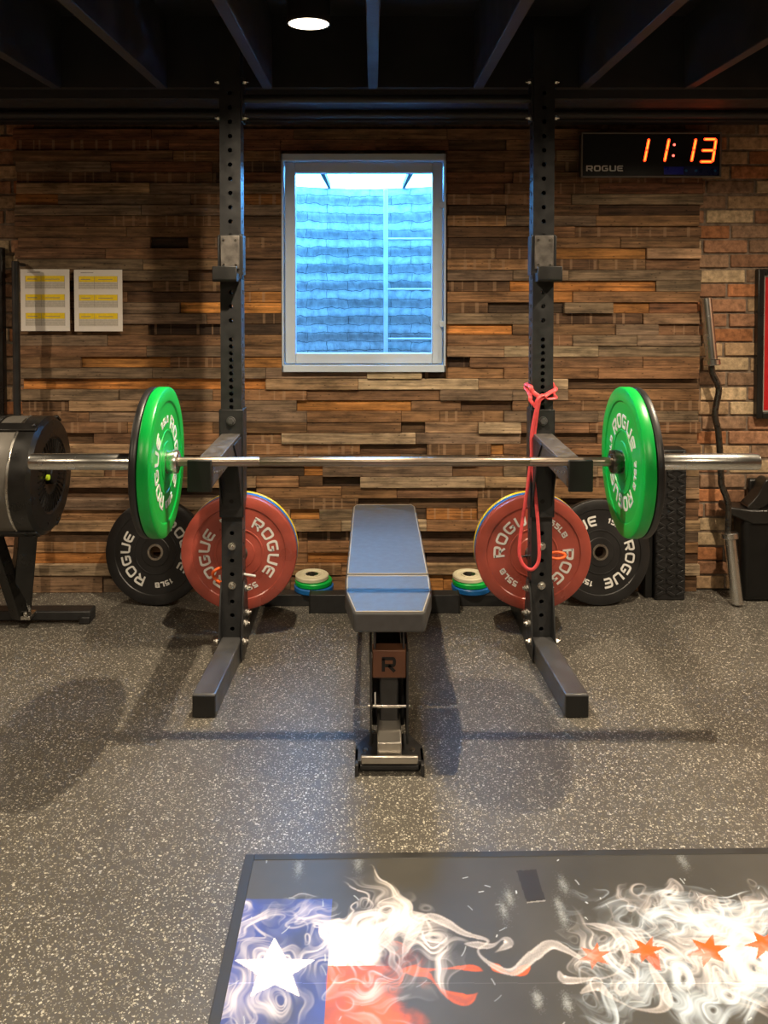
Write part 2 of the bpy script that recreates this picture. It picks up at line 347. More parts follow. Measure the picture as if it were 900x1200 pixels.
# ------------------------------------------------------------------ lettering
def chaikin(p, closed=False, it=2):
    for _ in range(it):
        q = []; n = len(p)
        if not closed: q.append(p[0])
        for i in range(n if closed else n-1):
            a = p[i]; b = p[(i+1) % n]
            q.append((a[0]*.75+b[0]*.25, a[1]*.75+b[1]*.25)); q.append((a[0]*.25+b[0]*.75, a[1]*.25+b[1]*.75))
        if not closed: q.append(p[-1])
        p = q
    return p
GL = {
 'R': (0.98, [([(.1, 0), (.1, .9)], 0), ([(.0, .9), (.62, .9), (.86, .9), (.86, .42), (.62, .42), (.22, .42)], 1), ([(.46, .42), (.88, 0)], 0)]),
 'O': (1.0, [([(.5, .91), (.85, .91), (.9, .6), (.9, .4), (.85, .09), (.5, .09), (.15, .09), (.1, .4), (.1, .6), (.15, .91)], 2)]),
 'G': (1.0, [([(.88, .9), (.45, .9), (.1, .9), (.1, .1), (.45, .1), (.86, .1), (.86, .5)], 1), ([(.5, .48), (.95, .48)], 0)]),
 'U': (0.96, [([(.1, 1), (.1, .45), (.1, .09), (.48, .09), (.86, .09), (.86, .45), (.86, 1)], 1)]),
 'E': (0.9, [([(.88, .9), (.45, .9), (.1, .9), (.1, .1), (.45, .1), (.88, .1)], 1), ([(.1, .5), (.8, .5)], 0)]),
 "'": (0.25, [([(.05, .95), (.16, .95)], 0)]),
 '0': (0.85, [([(.4, .9), (.7, .9), (.74, .6), (.74, .4), (.7, .1), (.4, .1), (.1, .1), (.06, .4), (.06, .6), (.1, .9)], 2)]),
 '1': (0.5, [([(.05, .75), (.3, .92), (.3, 0)], 0)]),
 '2': (0.85, [([(.08, .75), (.12, .92), (.7, .92), (.76, .6), (.1, .1), (.8, .1)], 1)]),
 '5': (0.85, [([(.76, .9), (.15, .9), (.12, .55)], 0), ([(.12, .56), (.5, .6), (.8, .5), (.78, .1), (.4, .08), (.05, .12)], 1)]),
 'L': (0.78, [([(.1, 1), (.1, .1), (.74, .1)], 0)]),
 'B': (0.85, [([(.1, .1), (.1, .9), (.55, .9), (.74, .85), (.74, .55), (.55, .5), (.1, .5)], 0), ([(.55, .5), (.8, .45), (.8, .12), (.6, .1), (.1, .1)], 0)]),
 ' ': (0.5, []),
}
def stroke(mb, pts, wid, fmap, t, closed=False, mi=0):
    q = []
    n = len(pts)
    for i in range(n if closed else n-1):
        a = pts[i]; b = pts[(i+1) % n]; L = math.hypot(b[0]-a[0], b[1]-a[1]); k = max(1, int(L/0.14))
        for j in range(k): q.append((a[0]+(b[0]-a[0])*j/k, a[1]+(b[1]-a[1])*j/k))
    if not closed: q.append(pts[-1])
    n = len(q); vs = []
    for i in range(n):
        p = q[i]
        a = q[i-1] if (i > 0 or closed) else q[i]; b = q[(i+1) % n] if (i < n-1 or closed) else q[i]
        d1 = (p[0]-a[0], p[1]-a[1]); d2 = (b[0]-p[0], b[1]-p[1])
        l1 = math.hypot(*d1); l2 = math.hypot(*d2)
        if l1 < 1e-9: d1 = d2; l1 = l2
        if l2 < 1e-9: d2 = d1; l2 = l1
        n1 = (-d1[1]/l1, d1[0]/l1); n2 = (-d2[1]/l2, d2[0]/l2)
        nx, ny = n1[0]+n2[0], n1[1]+n2[1]; ll = math.hypot(nx, ny) or 1; nx /= ll; ny /= ll
        k = wid/2/max(0.55, nx*n1[0]+ny*n1[1])
        for h in (0, t):
            vs.append(fmap(p[0]+nx*k, p[1]+ny*k, h)); vs.append(fmap(p[0]-nx*k, p[1]-ny*k, h))
    fs = []
    for i in range(n if closed else n-1):
        a = i*4; b = ((i+1) % n)*4
        fs += [(a+2, a+3, b+3, b+2), (a, b, b+1, a+1), (a, a+2, b+2, b), (a+1, b+1, b+3, a+3)]
    if not closed: fs += [(0, 1, 3, 2), ((n-1)*4, (n-1)*4+2, (n-1)*4+3, (n-1)*4+1)]
    mb.add(vs, fs, mi)
def text_width(txt, gap): return sum(GL[c][0] for c in txt)+gap*(len(txt)-1)
def arc_text(mb, txt, R, h, ang, z, t=0.0015, wid=0.2, gap=0.22, mat=None, mi=0):   # ang: middle direction in degrees; R: radius of mid-height
    W = text_width(txt, gap)*h; u0 = -W/2; mat = mat or Matrix()
    for ch in txt:
        gw, st = GL[ch]
        def fmap(u, v, hh, u0=u0):
            a = math.radians(ang)-(u0+u*h)/R; r = R+(v-.5)*h
            return mat @ Vector((r*math.cos(a), r*math.sin(a), z+hh))
        for pts, sm in st:
            p = chaikin(pts, sm == 2) if sm else pts
            stroke(mb, p, wid, fmap, t, sm == 2, mi)
        u0 += (gw+gap)*h
def line_text(mb, txt, x, z, y, h, t=0.002, wid=0.17, gap=0.2, sx=1.0, mi=0):       # written on a surface facing -Y
    for ch in txt:
        gw, st = GL[ch]
        def fmap(u, v, hh, x=x): return Vector((x+u*h*sx, y-hh, z+v*h))
        for pts, sm in st: stroke(mb, chaikin(pts, sm == 2) if sm else pts, wid, fmap, t, sm == 2, mi)
        x += (gw+gap)*h*sx

# ------------------------------------------------------------------ room shell
YB = 3.80         # brick face of the back wall
YW = 3.765        # mean face of the wood cladding
XL, XR, YF, ZC = -3.4, 3.4, -3.2, 2.40
struct(MB().box(XL, XR, YF, YB+0.3, -0.12, 0).obj('floor', M['floor'], smooth=False))
struct(MB().box(XL-.2, XR+.2, YF-.2, YB+0.3, ZC, ZC+.15).obj('ceiling', M['black_paint'], smooth=False))
struct(MB().box(XL-.2, XL, YF-.2, YB+0.3, -0.12, ZC).obj('wall_left', M['pbrick'], smooth=False))
struct(MB().box(XR, XR+.2, YF-.2, YB+0.3, -0.12, ZC).obj('wall_right', M['pbrick'], smooth=False))
struct(MB().box(XL, XR, YF-.2, YF, -0.12, ZC).obj('wall_front', M['plaster'], smooth=False))
# window opening
WX0, WX1 = P(330, 300, 3.74)[0], P(522.5, 300, 3.74)[0]
WZ1, WZ0 = Z_(180, 3.74), Z_(436, 3.74)
rnd = random.Random(5)
wall = MB(); mort = (0.21, 0.16, 0.12, 1)
for (a, b_, c, d) in ((XL, WX0, 0, ZC), (WX1, XR, 0, ZC), (WX0, WX1, 0, WZ0), (WX0, WX1, WZ1, ZC)):
    wall.box(a, b_, YB, YB+0.22, c, d, col=mort)
def brick_col(r):
    k = r.random()
    if k < .28: c = (0.29, 0.15, 0.085)
    elif k < .42: c = (0.36, 0.15, 0.065)
    elif k < .66: c = (0.38, 0.25, 0.145)
    elif k < .86: c = (0.26, 0.16, 0.10)
    else: c = (0.46, 0.34, 0.21)
    j = r.uniform(.8, 1.2); return (c[0]*j, c[1]*j, c[2]*j, 1)
for (xa, xb) in ((XL, -1.5), (1.38, XR)):
    ri = 0; z = 0.0
    while z < 2.3:
        x = xa-0.11*(ri % 2)-rnd.uniform(0, .03)
        while x < xb:
            L = rnd.uniform(.19, .215); x0 = max(x, xa); x1 = min(x+L, xb)
            if x1-x0 > .02:
                p = rnd.uniform(.004, .013)
                zz = z+rnd.uniform(-.002, .002)
                wall.box(x0, x1, YB-p, YB+.01, zz+.004, zz+.059, col=brick_col(rnd))
            x += L+.011
        z += .0655; ri += 1
struct(wall.obj('wall_back', M['brick'], bev=0.004, seg=2, smooth=False))

# wood cladding: rows of reclaimed planks
CW = {'d': (0.10, 0.056, 0.030), 'b': (0.175, 0.096, 0.050), 'r': (0.18, 0.080, 0.040), 'g': (0.185, 0.128, 0.083), 'l': (0.29, 0.185, 0.105),
      'o': (0.33, 0.145, 0.042), 'w': (0.37, 0.275, 0.175), 'k': (0.060, 0.037, 0.024), 'O': (0.50, 0.21, 0.055), 'x': (0.235, 0.125, 0.060)}
ROWS = {
 0: 'r20 r180 b345 b523 b640 b675', 1: 'r20 r200 r330 r440 d525 b592 r645', 2: 'b20 x205 r330 b523 b645 l650 b677', 3: 'g20 r132 d250 d523 b590 d660',
 4: 'b20 k250 r262 r523 b600 r752', 5: 'l20 g178 l285 r523 b590 r700', 6: 'o20 g71 b225 o285 b523 b620 g668', 7: 'g20 g168 g285 d523 b592 d700',
 8: 'b20 b102 d285 x523 g592 x696', 9: 'b20 b150 b285 b523 x645 b672', 10: 'b20 k178 b222 d523 x620 b725', 11: 'b20 x126 b285 b523 b580 o645 l755',
 12: 'g20 l170 d285 x523 b620 b700 b755', 13: 'b20 g144 d222 g523 g600 g665', 14: 'd20 b180 b285 d523 O597 g767', 15: 'b20 d150 o285 x523 o645 x670',
 16: 'b20 g144 O212 b523 k571 g660 o717 r760', 17: 'b20 g144 b243 d285 g523 d620 l752', 18: 'b20 k175 k285 O523 b600 b645 g720 b770',
 19: 'g24 b127 x285 b523 b620 g670 g745', 20: 'b24 g173 b285 l523 w590 g700', 21: 'b24 o96 x200 o285 k523 b550 b640 x752', 22: 'g24 g180 g312 w430 k494 x522 x590 x700',
 23: 'O24 l312 w420 l560 w620 d665', 24: 'g24 g140 x250 b360 g515 g600 x665', 25: 'b24 l82 x210 g282 o348 b482 d540 b600 b680', 26: 'b24 g105 g270 x360 x470 b515 g590 g700',
 27: 'b24 x150 b250 b360 d470 l498 w560 b610 x690', 28: 'd24 b110 x190 b260 w330 g487 d610 b700', 29: 'l24 l180 x270 d422 b500 o575 x590 b720',
 30: 'o24 b120 b230 b350 g470 b560 d640 b720', 31: 'l24 b122 k287 O356 g378 b530 g590 l700', 32: 'l24 l180 x300 d350 k378 w422 l568 b620 g720', 33: 'd24 k150 x300 x400 b465 b560 x640 l740',
 34: 'g24 g170 b300 d420 d480 x560 k660 b740', 35: 'x24 b170 x270 o340 g374 k415 o500 x560 b660', 36: 'l24 x190 l330 w400 x500 l560 x650 l745', 37: 'd24 k130 d250 k360 k480 b560 d650 g745',
 38: 'x24 b140 x260 x360 b470 x570 b660 x745', 39: 'o24 d130 x230 o360 k420 k500 x570 b680', 40: 'w24 l160 x300 x400 l500 x590 b660 w745', 41: 'l24 g120 g220 x340 o420 o520 x600 b700', 42: 'l24 l150 b300 b420 b600'}
clad = MB(); PITCH = 12.75; ytop = 150.5
CX0, CX1 = X_(21, YW), X_(819, YW)
def xpx(px): return max(CX0, min(CX1, X_(px, YW)))
for r in range(42):
    y0 = ytop+PITCH*r; z1 = Z_(y0, YW); z0 = Z_(y0+PITCH, YW)
    if r == 41: z0 = 0.0
    segs = ROWS[r].split(); nxt = [float(s[1:]) for s in segs[1:]]+[840.0]
    for s, e in zip(segs, nxt):
        c = CW[s[0]]; x0 = xpx(float(s[1:])); x1 = xpx(e)
        if e == 840: x1 = CX1+rnd.uniform(-.012, .008)
        if float(s[1:]) < 30: x0 = CX0+rnd.uniform(-.008, .012)+(.02 if r > 20 else 0)
        base = {'k': .004, 'd': .009, 'O': .010, 'o': .012, 'r': .014, 'b': .018, 'x': .021, 'g': .025, 'l': .028, 'w': .031}[s[0]]
        p = base+rnd.uniform(-.003, .008)+(0.006*rnd.random() if r > 20 else 0)
        if s[0] in 'kdO' and rnd.random() < .8: p = base+rnd.uniform(-.002, .003)
        j = rnd.uniform(.82, 1.18)
        col = (c[0]*j, c[1]*j*rnd.uniform(.96, 1.04), c[2]*j, rnd.random()*(.73 if s[0] in 'wlgO' else 1))
        parts = [(x0, x1)]
        if WZ0-0.004 < (z0+z1)/2 < WZ1+.004:
            parts = [(a, b_) for a, b_ in ((x0, min(x1, WX0)), (max(x0, WX1), x1)) if b_-a > .004]
        za, zb = z0, z1
        for a, b_ in parts:
            clad.box(a+.0005, b_-.0005, YB-.012-p, YB-.001, za+.0006, zb-.0006, col=col)
struct(clad.obj('wall_cladding', M['wood'], bev=0.0016, seg=1, smooth=False))

# joists and the beams along the back
for i in range(-8, 9):
    x = i*0.4045+0.0
    if abs(x) > 3.3: continue
    struct(MB().box(x-.019, x+.019, YF, 3.30, 2.125, ZC).obj('ceiling_joist', M['joist'], bev=.002, seg=1, smooth=False))
struct(MB().box(XL, XR, 3.30, 3.34, 2.13, ZC).obj('ceiling_rim_board', M['duct'], smooth=False))
struct(MB().box(XL, XR, 3.34, 3.52, 2.094, ZC).obj('ceiling_beam', M['duct'], bev=.003, smooth=False))
struct(MB().box(XL, XR, 3.52, 3.66, 2.11, ZC).box(XL, XR, 3.66, YB-.052, 2.066, ZC).obj('ceiling_soffit', M['black_paint'], bev=.003, smooth=False))
sb = MB(); sb.rod((XL, 3.60, 2.085), (XR, 3.60, 2.085), .018, 16); struct(sb.obj('ceiling_pipe', M['duct']))

# window
fr = MB(); J = 0.008
yb0, yb1 = 3.735, YB+.16
fr.box(WX0, WX0+J, yb0, yb1, WZ0, WZ1).box(WX1-J, WX1, yb0, yb1, WZ0, WZ1).box(WX0, WX1, yb0, yb1, WZ0, WZ0+.03).box(WX0, WX1, yb0, yb1, WZ1-.030, WZ1)
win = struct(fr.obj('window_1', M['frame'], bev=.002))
sf = MB(); yy0, yy1 = 3.765, 3.825
a0, a1 = WX0+.012, WX1-.012; c0, c1 = WZ0+.034, WZ1-.034; t = .046
sf.box(a0, a0+t, yy0, yy1, c0, c1).box(a1-t, a1, yy0, yy1, c0, c1).box(a0+t, a1-t, yy0, yy1, c0, c0+t).box(a0+t, a1-t, yy0, yy1, c1-t, c1)
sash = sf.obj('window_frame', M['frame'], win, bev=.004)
gl = MB().box(a0+t-.004, a1-t+.004, 3.79, 3.796, c0+t-.004, c1-t+.004).obj('window_pane', M['glass'], win, smooth=False)
for py in (240, 380):
    zz = Z_(py, 3.75)
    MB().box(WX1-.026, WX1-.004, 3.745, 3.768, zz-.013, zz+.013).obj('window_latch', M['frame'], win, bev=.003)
# window well outside
WCX = (WX0+WX1)/2; WA, WBd, WTOP = .62, .78, Z_(217, YB+.82)
mb = MB(); nu, nv = 72, 300; uv = []
for j in range(nv+1):
    z = -.1+(WTOP+.1)*j/nv
    wv = 0.5+0.5*math.cos(2*PI*z/.0950)
    for i in range(nu+1):
        a = PI*i/nu; k = .009*wv
        mb.v.append((WCX+(WA+k)*math.cos(a), YB+.22+(WBd+k)*math.sin(a)**.9, z)); uv.append((a*.78, z))
for j in range(nv):
    for i in range(nu): mb.f.append((j*(nu+1)+i, j*(nu+1)+i+1, (j+1)*(nu+1)+i+1, (j+1)*(nu+1)+i)); mb.m.append(0); mb.c.append(None)
mb.uv = uv
wl = struct(mb.obj('window_well', M['stone'], smooth=True, ang=80))
struct(MB().box(WCX-.9, WCX+.9, YB+.22, YB+1.3, .55, .60).obj('window_well_floor', M['gravel'], smooth=False))
struct(MB().box(WCX-2.2, WCX-.62, YB+.22, YB+2.2, 1.2, WTOP-.02).box(WCX+.62, WCX+2.2, YB+.22, YB+2.2, 1.2, WTOP-.02).box(WCX-.62, WCX+.62, YB+1.02, YB+2.2, 1.2, WTOP-.02).obj('ground_outside', M['gravel'], smooth=False))
yl = YB+.86
lad = thing('well_ladder', 'pale metal ladder rail with rungs inside the window well', 'ladder', (P(452, 400, yl)[0], yl, .62))
lx = P(452, 400, yl)[0]-lad.location.x
MB().box(-.012, .012, -.012, .012, 0, WTOP-.62-.02).obj('rail', M['ladder'], lad, bev=.002)
MB().box(.33, .354, -.012, .012, 0, WTOP-.62-.02).obj('rail', M['ladder'], lad, bev=.002)
for py in (280, 339, 397):
    zz = Z_(py, yl)-.62
    MB().rod((.0, -.005, zz), (.345, -.005, zz), .006, 10).obj('rung', M['ladder'], lad)
gr = thing('well_grate', 'two steel grate bars crossing the top of the window well', 'grate', (WCX, YB+.5, WTOP))
for pxa, pxb in ((386, 378), (473, 482)):
    xa = P(pxa, 222, YB+1.0)[0]-WCX; xb = P(pxb, 205, YB+.35)[0]-WCX
    MB().prism([(xa-.008, .52), (xa+.008, .52), (xb+.012, -.26), (xb-.012, -.26)], .0, .03).obj('bar', M['duct'], gr, bev=.002)

# ------------------------------------------------------------------ lamps
def make_lamp():
    r = thing('ceiling_lamp', '', 'ceiling lamp', (0, 0, 2.15))
    MB().lathe([(.060, 0), (.064, 0), (.066, .008), (.064, .02), (.064, ZC-2.15-.001), (.055, ZC-2.15-.001), (.055, .012), (.060, .012)], n=40).obj('housing', M['black_paint'], r)
    MB().lathe([(.0001, .0005), (.0595, .001), (.0595, .011), (.0001, .011)], n=40).obj('diffuser', M['lamp'], r)
    ld = bpy.data.lights.new('lamp_beam', 'SPOT'); ld.energy = SPOT; ld.color = LAMPCOL; ld.shadow_soft_size = .020; ld.spot_size = math.radians(158); ld.spot_blend = 0.95
    lo = bpy.data.objects.new('lamp_beam', ld); COL.objects.link(lo); lo.parent = r; lo.location = (0, 0, -.004)
    return r
def dup(root, loc=None, mw=None):
    c = root.copy(); COL.objects.link(c)
    if loc is not None: c.location = loc
    if mw is not None: c.matrix_world = mw
    for ch in root.children:
        k = ch.copy(); COL.objects.link(k); k.parent = c; k.matrix_parent_inverse = ch.matrix_parent_inverse.copy()
        for g in ch.children:
            q = g.copy(); COL.objects.link(q); q.parent = k
    return c
lamp0 = make_lamp(); first = True
LBL = {(-.19, 2.55): 'round glowing ceiling lamp between the joists, above and left of the window', }
for y in (2.55, 0.35):
    for x in (-.19, 1.35, -2.5, 2.95, -1.80):
        if (y < 1 and (abs(x) > 2.4)) or (y > 1 and x == -1.80): continue
        o = lamp0 if first else dup(lamp0); first = False
        o.location = (x, y, 2.15)
        o['label'] = LBL.get((x, y), 'round ceiling lamp between dark joists, outside the view')
        o['group'] = 'ceiling lamps in view' if (x, y) in LBL else 'ceiling lamps out of view'
xx, zz = P(337, 72, 3.0)
tag(MB().box(xx-.028, xx+.028, 2.95, 2.99, ZC-.028, ZC).obj('junction_plate', M['mesh'], bev=.003), 'small grey plate on the dark ceiling just below the lamp', 'ceiling plate')

# ------------------------------------------------------------------ squat stand
YU = 3.11; TW = .0762
UX = (X_(271.3, YU), X_(635.5, YU)); SCX = (UX[0]+UX[1])/2
def hole_tube(mb, cx, y0, w_, d_, z0, z1, holes, r=.0082):
    hs = sorted(holes)
    for (ox, oy, dx, dy, ww) in ((cx-w_/2, y0, 1, 0, w_), (cx+w_/2, y0, 0, 1, d_), (cx+w_/2, y0+d_, -1, 0, w_), (cx-w_/2, y0+d_, 0, -1, d_)):
        def pt(u, z, dep=0): return (ox+dx*u-dy*dep, oy+dy*u+dx*dep, z)
        zc = z0; hh = .0122
        for h in hs:
            if h-hh < z0 or h+hh > z1: continue
            mb.add([pt(0, zc), pt(ww, zc), pt(ww, h-hh), pt(0, h-hh)], [(0, 1, 2, 3)])
            n = 20; outer = []; inner = []; deep = []
            for i in range(n):
                a = 2*PI*(i+.5)/n; cu, cv = math.cos(a), math.sin(a)
                k = 1/max(abs(cu)/(ww/2), abs(cv)/hh)
                outer.append(pt(ww/2+cu*k, h+cv*k)); inner.append(pt(ww/2+cu*r, h+cv*r)); deep.append(pt(ww/2+cu*r, h+cv*r, .005))
            corners = [pt(ww, h+hh), pt(0, h+hh), pt(0, h-hh), pt(ww, h-hh)]
            vs = outer+inner+deep+corners
            fs = [(i, (i+1) % n, n+(i+1) % n, n+i) for i in range(n)]+[(n+i, n+(i+1) % n, 2*n+(i+1) % n, 2*n+i) for i in range(n)]
            # corner triangles
            for ci, (su, sv) in enumerate(((1, 1), (-1, 1), (-1, -1), (1, -1))):
                ac = math.atan2(sv*hh, su*ww/2) % (2*PI)
                i = int(math.floor(ac/(2*PI)*n-.5)) % n
                fs.append((i, 3*n+ci, (i+1) % n))
            mb.add(vs, fs)
            zc = h+hh
        mb.add([pt(0, zc), pt(ww, zc), pt(ww, z1), pt(0, z1)], [(0, 1, 2, 3)])
    mb.box(cx-w_/2, cx+w_/2, y0, y0+d_, z1, z1+.002)
HZ = []
z = Z_(109, YU)
while z > Z_(392, YU): HZ.append(z); z -= .0515
z = Z_(398, YU)
while z > Z_(481, YU): HZ.append(z); z -= .0248
z = Z_(625, YU)
while z > .10: HZ.append(z); z -= .0508
def bolt(mb, p, d, r=.0115, L=.012):      # hex head with washer, pointing along d
    q = Vector(d).to_track_quat('Z', 'Y').to_matrix().to_4x4(); m = TR(Vector(p)) @ q
    mb.cyl(r*1.25, 0, .0025, m, 20); mb.cyl(r, .0025, L, m, 6, ch=.001); mb.cyl(r*.5, L, L+.007, m, 12)
stand = thing('squat_stand', 'black steel squat stand with two perforated uprights on flat feet', 'squat rack', (SCX, YU+.04, 0))
def loc(mb):  # shift world coordinates into the stand's frame
    mb.v = [(x-SCX, y-YU-.04, z) for x, y, z in mb.v]; return mb
for k, ux in enumerate(UX):
    sgn = -1 if k == 0 else 1; inn = -sgn      # inn: direction towards the middle
    mb = MB(); hole_tube(mb, ux, YU, TW, TW, .004, 2.30, HZ); loc(mb).obj('upright', M['steel_blk'], stand, smooth=False)
    # foot, splayed a touch outwards
    tipx = G(239, 841)[0] if k == 0 else G(676, 841)[0]; tipy = G(240, 841)[1]
    m = MB(); hw = TW/2; fx = ux
    for (za, zb) in ((0.0, TW),):
        vs = [(tipx-hw, tipy, za), (tipx+hw, tipy, za), (fx+hw, YU-.0005, za), (fx-hw, YU-.0005, za), (tipx-hw, tipy, zb), (tipx+hw, tipy, zb), (fx+hw, YU-.0005, zb), (fx-hw, YU-.0005, zb)]
        m.add(vs, [(0, 3, 2, 1), (4, 5, 6, 7), (0, 1, 5, 4), (1, 2, 6, 5), (2, 3, 7, 6), (3, 0, 4, 7)])
    loc(m).obj('foot', M['steel_foot'], stand, bev=.005, seg=3)
    m = MB().box(tipx-hw+.002, tipx+hw-.002, tipy-.004, tipy, .004, TW-.004); loc(m).obj('foot_cap', M['uhmw'], stand, bev=.0015)
    # rear foot
    m = MB().box(ux-hw, ux+hw, YU+TW+.0005, 3.66, 0, TW); loc(m).obj('rear_foot', M['steel_blk'], stand, bev=.005, seg=3)
    # gusset plates on both sides
    zt = Z_(683, YU)
    for sd in (-1, 1):
        xp = ux+sd*(TW/2+.0005)
        prof = [(YU-.055, .01), (YU+.10, .01), (YU+.10, .13), (YU+TW, zt-.02), (YU+TW-.015, zt), (YU+.008, zt), (YU-.012, zt-.05), (YU-.055, .055)]
        m = MB(); m.prism(prof, 0, .006*sd, Matrix(((0, 0, 1, xp), (1, 0, 0, 0), (0, 1, 0, 0), (0, 0, 0, 1)))); loc(m).obj('gusset', M['steel_blk'], stand, bev=.001)
    # bolts
    zs = [Z_(690, YU+.03), Z_(721, YU+.02), Z_(734, YU-.02), Z_(751, YU-.03)]; ys = [YU+.04, YU+.05, YU+.01, YU-.03]
    for zz, yy in zip(zs, ys):
        m = MB(); bolt(m, (ux+inn*(TW/2+.0065), yy, zz), (inn, 0, 0)); loc(m).obj('bolt', M['zinc'], stand)
    m = MB(); bolt(m, (ux-inn*(TW/2+.0065), YU-.03, Z_(751, YU-.03)), (-inn, 0, 0), .009); loc(m).obj('bolt', M['zinc'], stand)
    for py in (640, 686):
        m = MB(); bolt(m, (ux, YU-.0005, Z_(py, YU)), (0, -1, 0)); loc(m).obj('bolt', M['zinc'], stand)
    # upper crossbar bracket with its bolts
    zt, zb = Z_(90, YU), Z_(142, YU)
    m = MB().box(*sorted((ux+inn*(TW/2+.0005), ux+inn*(TW/2+.007))), YU+.002, YU+TW-.002, zb, zt); loc(m).obj('crossbar_bracket', M['steel_blk'], stand, bev=.002)
    for py in (96, 138):
        for s2 in (-1, 1):
            m = MB(); bolt(m, (ux+s2*(TW/2+(.0075 if s2 == inn else .0005)), YU+.02, Z_(py, YU+.02)), (s2, 0, 0), .009); loc(m).obj('bolt', M['zinc'], stand)
    # storage peg behind the upright
    m = MB(); pz = .336; m.rod((ux, YU+TW, pz), (ux, YU+TW+.20, pz), .0245, 32, ch=.002); m.cyl(.036, 0, .006, TR((ux, YU+TW+.0, pz)) @ RX(-90), 32); loc(m).obj('storage_peg', M['zinc'], stand)
    # lock pin and its orange pull loop
    pz = Z_(674 if k == 0 else 652, YU+.03)
    px = ux+inn*(TW/2)
    m = MB(); m.rod((px, YU+.04, pz), (px+inn*.045, YU+.02, pz), .0045, 12, ch=.001); loc(m).obj('lock_pin', M['white'] if k == 0 else M['zinc'], stand)
    if k == 0:
        c = Vector((X_(256, YU+.0), YU+.02, Z_(676, YU))); pts = [c+Vector((.027*math.cos(a), .01*math.sin(2*a), .026*math.sin(a))) for a in [2*PI*i/28 for i in range(28)]]
    else:
        c = Vector((X_(655, YU+.0), YU+.02, Z_(653, YU))); pts = [c+Vector((.030*math.cos(a), .004*math.sin(a), .011*math.sin(a))) for a in [2*PI*i/28 for i in range(28)]]
    m = MB(); m.tube(pts, .0058 if k == 0 else .0052, 10, closed=True); m.rod((c.x+inn*.024, c.y, c.z), (ux-inn*(TW/2-.004), YU+.02, c.z), .0045, 10)
    loc(m).obj('pull_loop', M['orange'], stand)
pz = (Z_(111, YU+.04)+Z_(121.5, YU+.04))/2
m = MB(); m.rod((UX[0]+TW/2+.007, YU+.04, pz), (UX[1]-TW/2-.007, YU+.04, pz), .0165, 24); loc(m).obj('pull_up_bar', M['steel_blk'], stand)
# rear crossmember
m = MB().box(UX[0]+TW/2, UX[1]-TW/2, 3.595, 3.655, 0, .05); loc(m).obj('rear_crossmember', M['steel_blk'], stand, bev=.004, seg=3)

# j-cups
def make_jcup(ux, sgn):
    zt, zm, zb = Z_(275, YU), Z_(316, YU), Z_(329, YU-.05)
    r = thing('j_cup', 'black j-cup with scuffed pale liner high on the ' + ('left' if sgn < 0 else 'right') + ' upright', 'barbell holder', (ux, YU, zb), 'j-cups on the uprights')
    h = zt-zb
    MB().box(-.042, .042, -.007, -.0005, .006, h).box(-.046, -.0395, -.007, .06, .02, h-.004).box(.0395, .046, -.007, .06, .02, h-.004).obj('bracket', M['steel_blk'], r, bev=.0015)
    MB().box(-.034, .034, -.0145, -.0072, zm-zb+.002, h-.004).obj('liner', M['uhmw_l'], r, bev=.002)
    o = sgn*.010
    prof = [(-.075, .004), (-.068, -.004), (-.004, -.004), (-.004, .03), (-.058, .026), (-.062, .052), (-.073, .052)]
    MB().prism(prof, -.044+o, .044+o, Matrix(((0, 0, 1, 0), (1, 0, 0, 0), (0, 1, 0, 0), (0, 0, 0, 1)))).obj('lip', M['uhmw'], r, bev=.003)
    for q in (-.022, .022):
        for zq in (h-.02, zm-zb+.018): MB().cyl(.0045, 0, .002, TR((q, -.0145, zq)) @ RX(90), 12).obj('rivet', M['zinc'], r)
make_jcup(UX[0], -1); make_jcup(UX[1], 1)

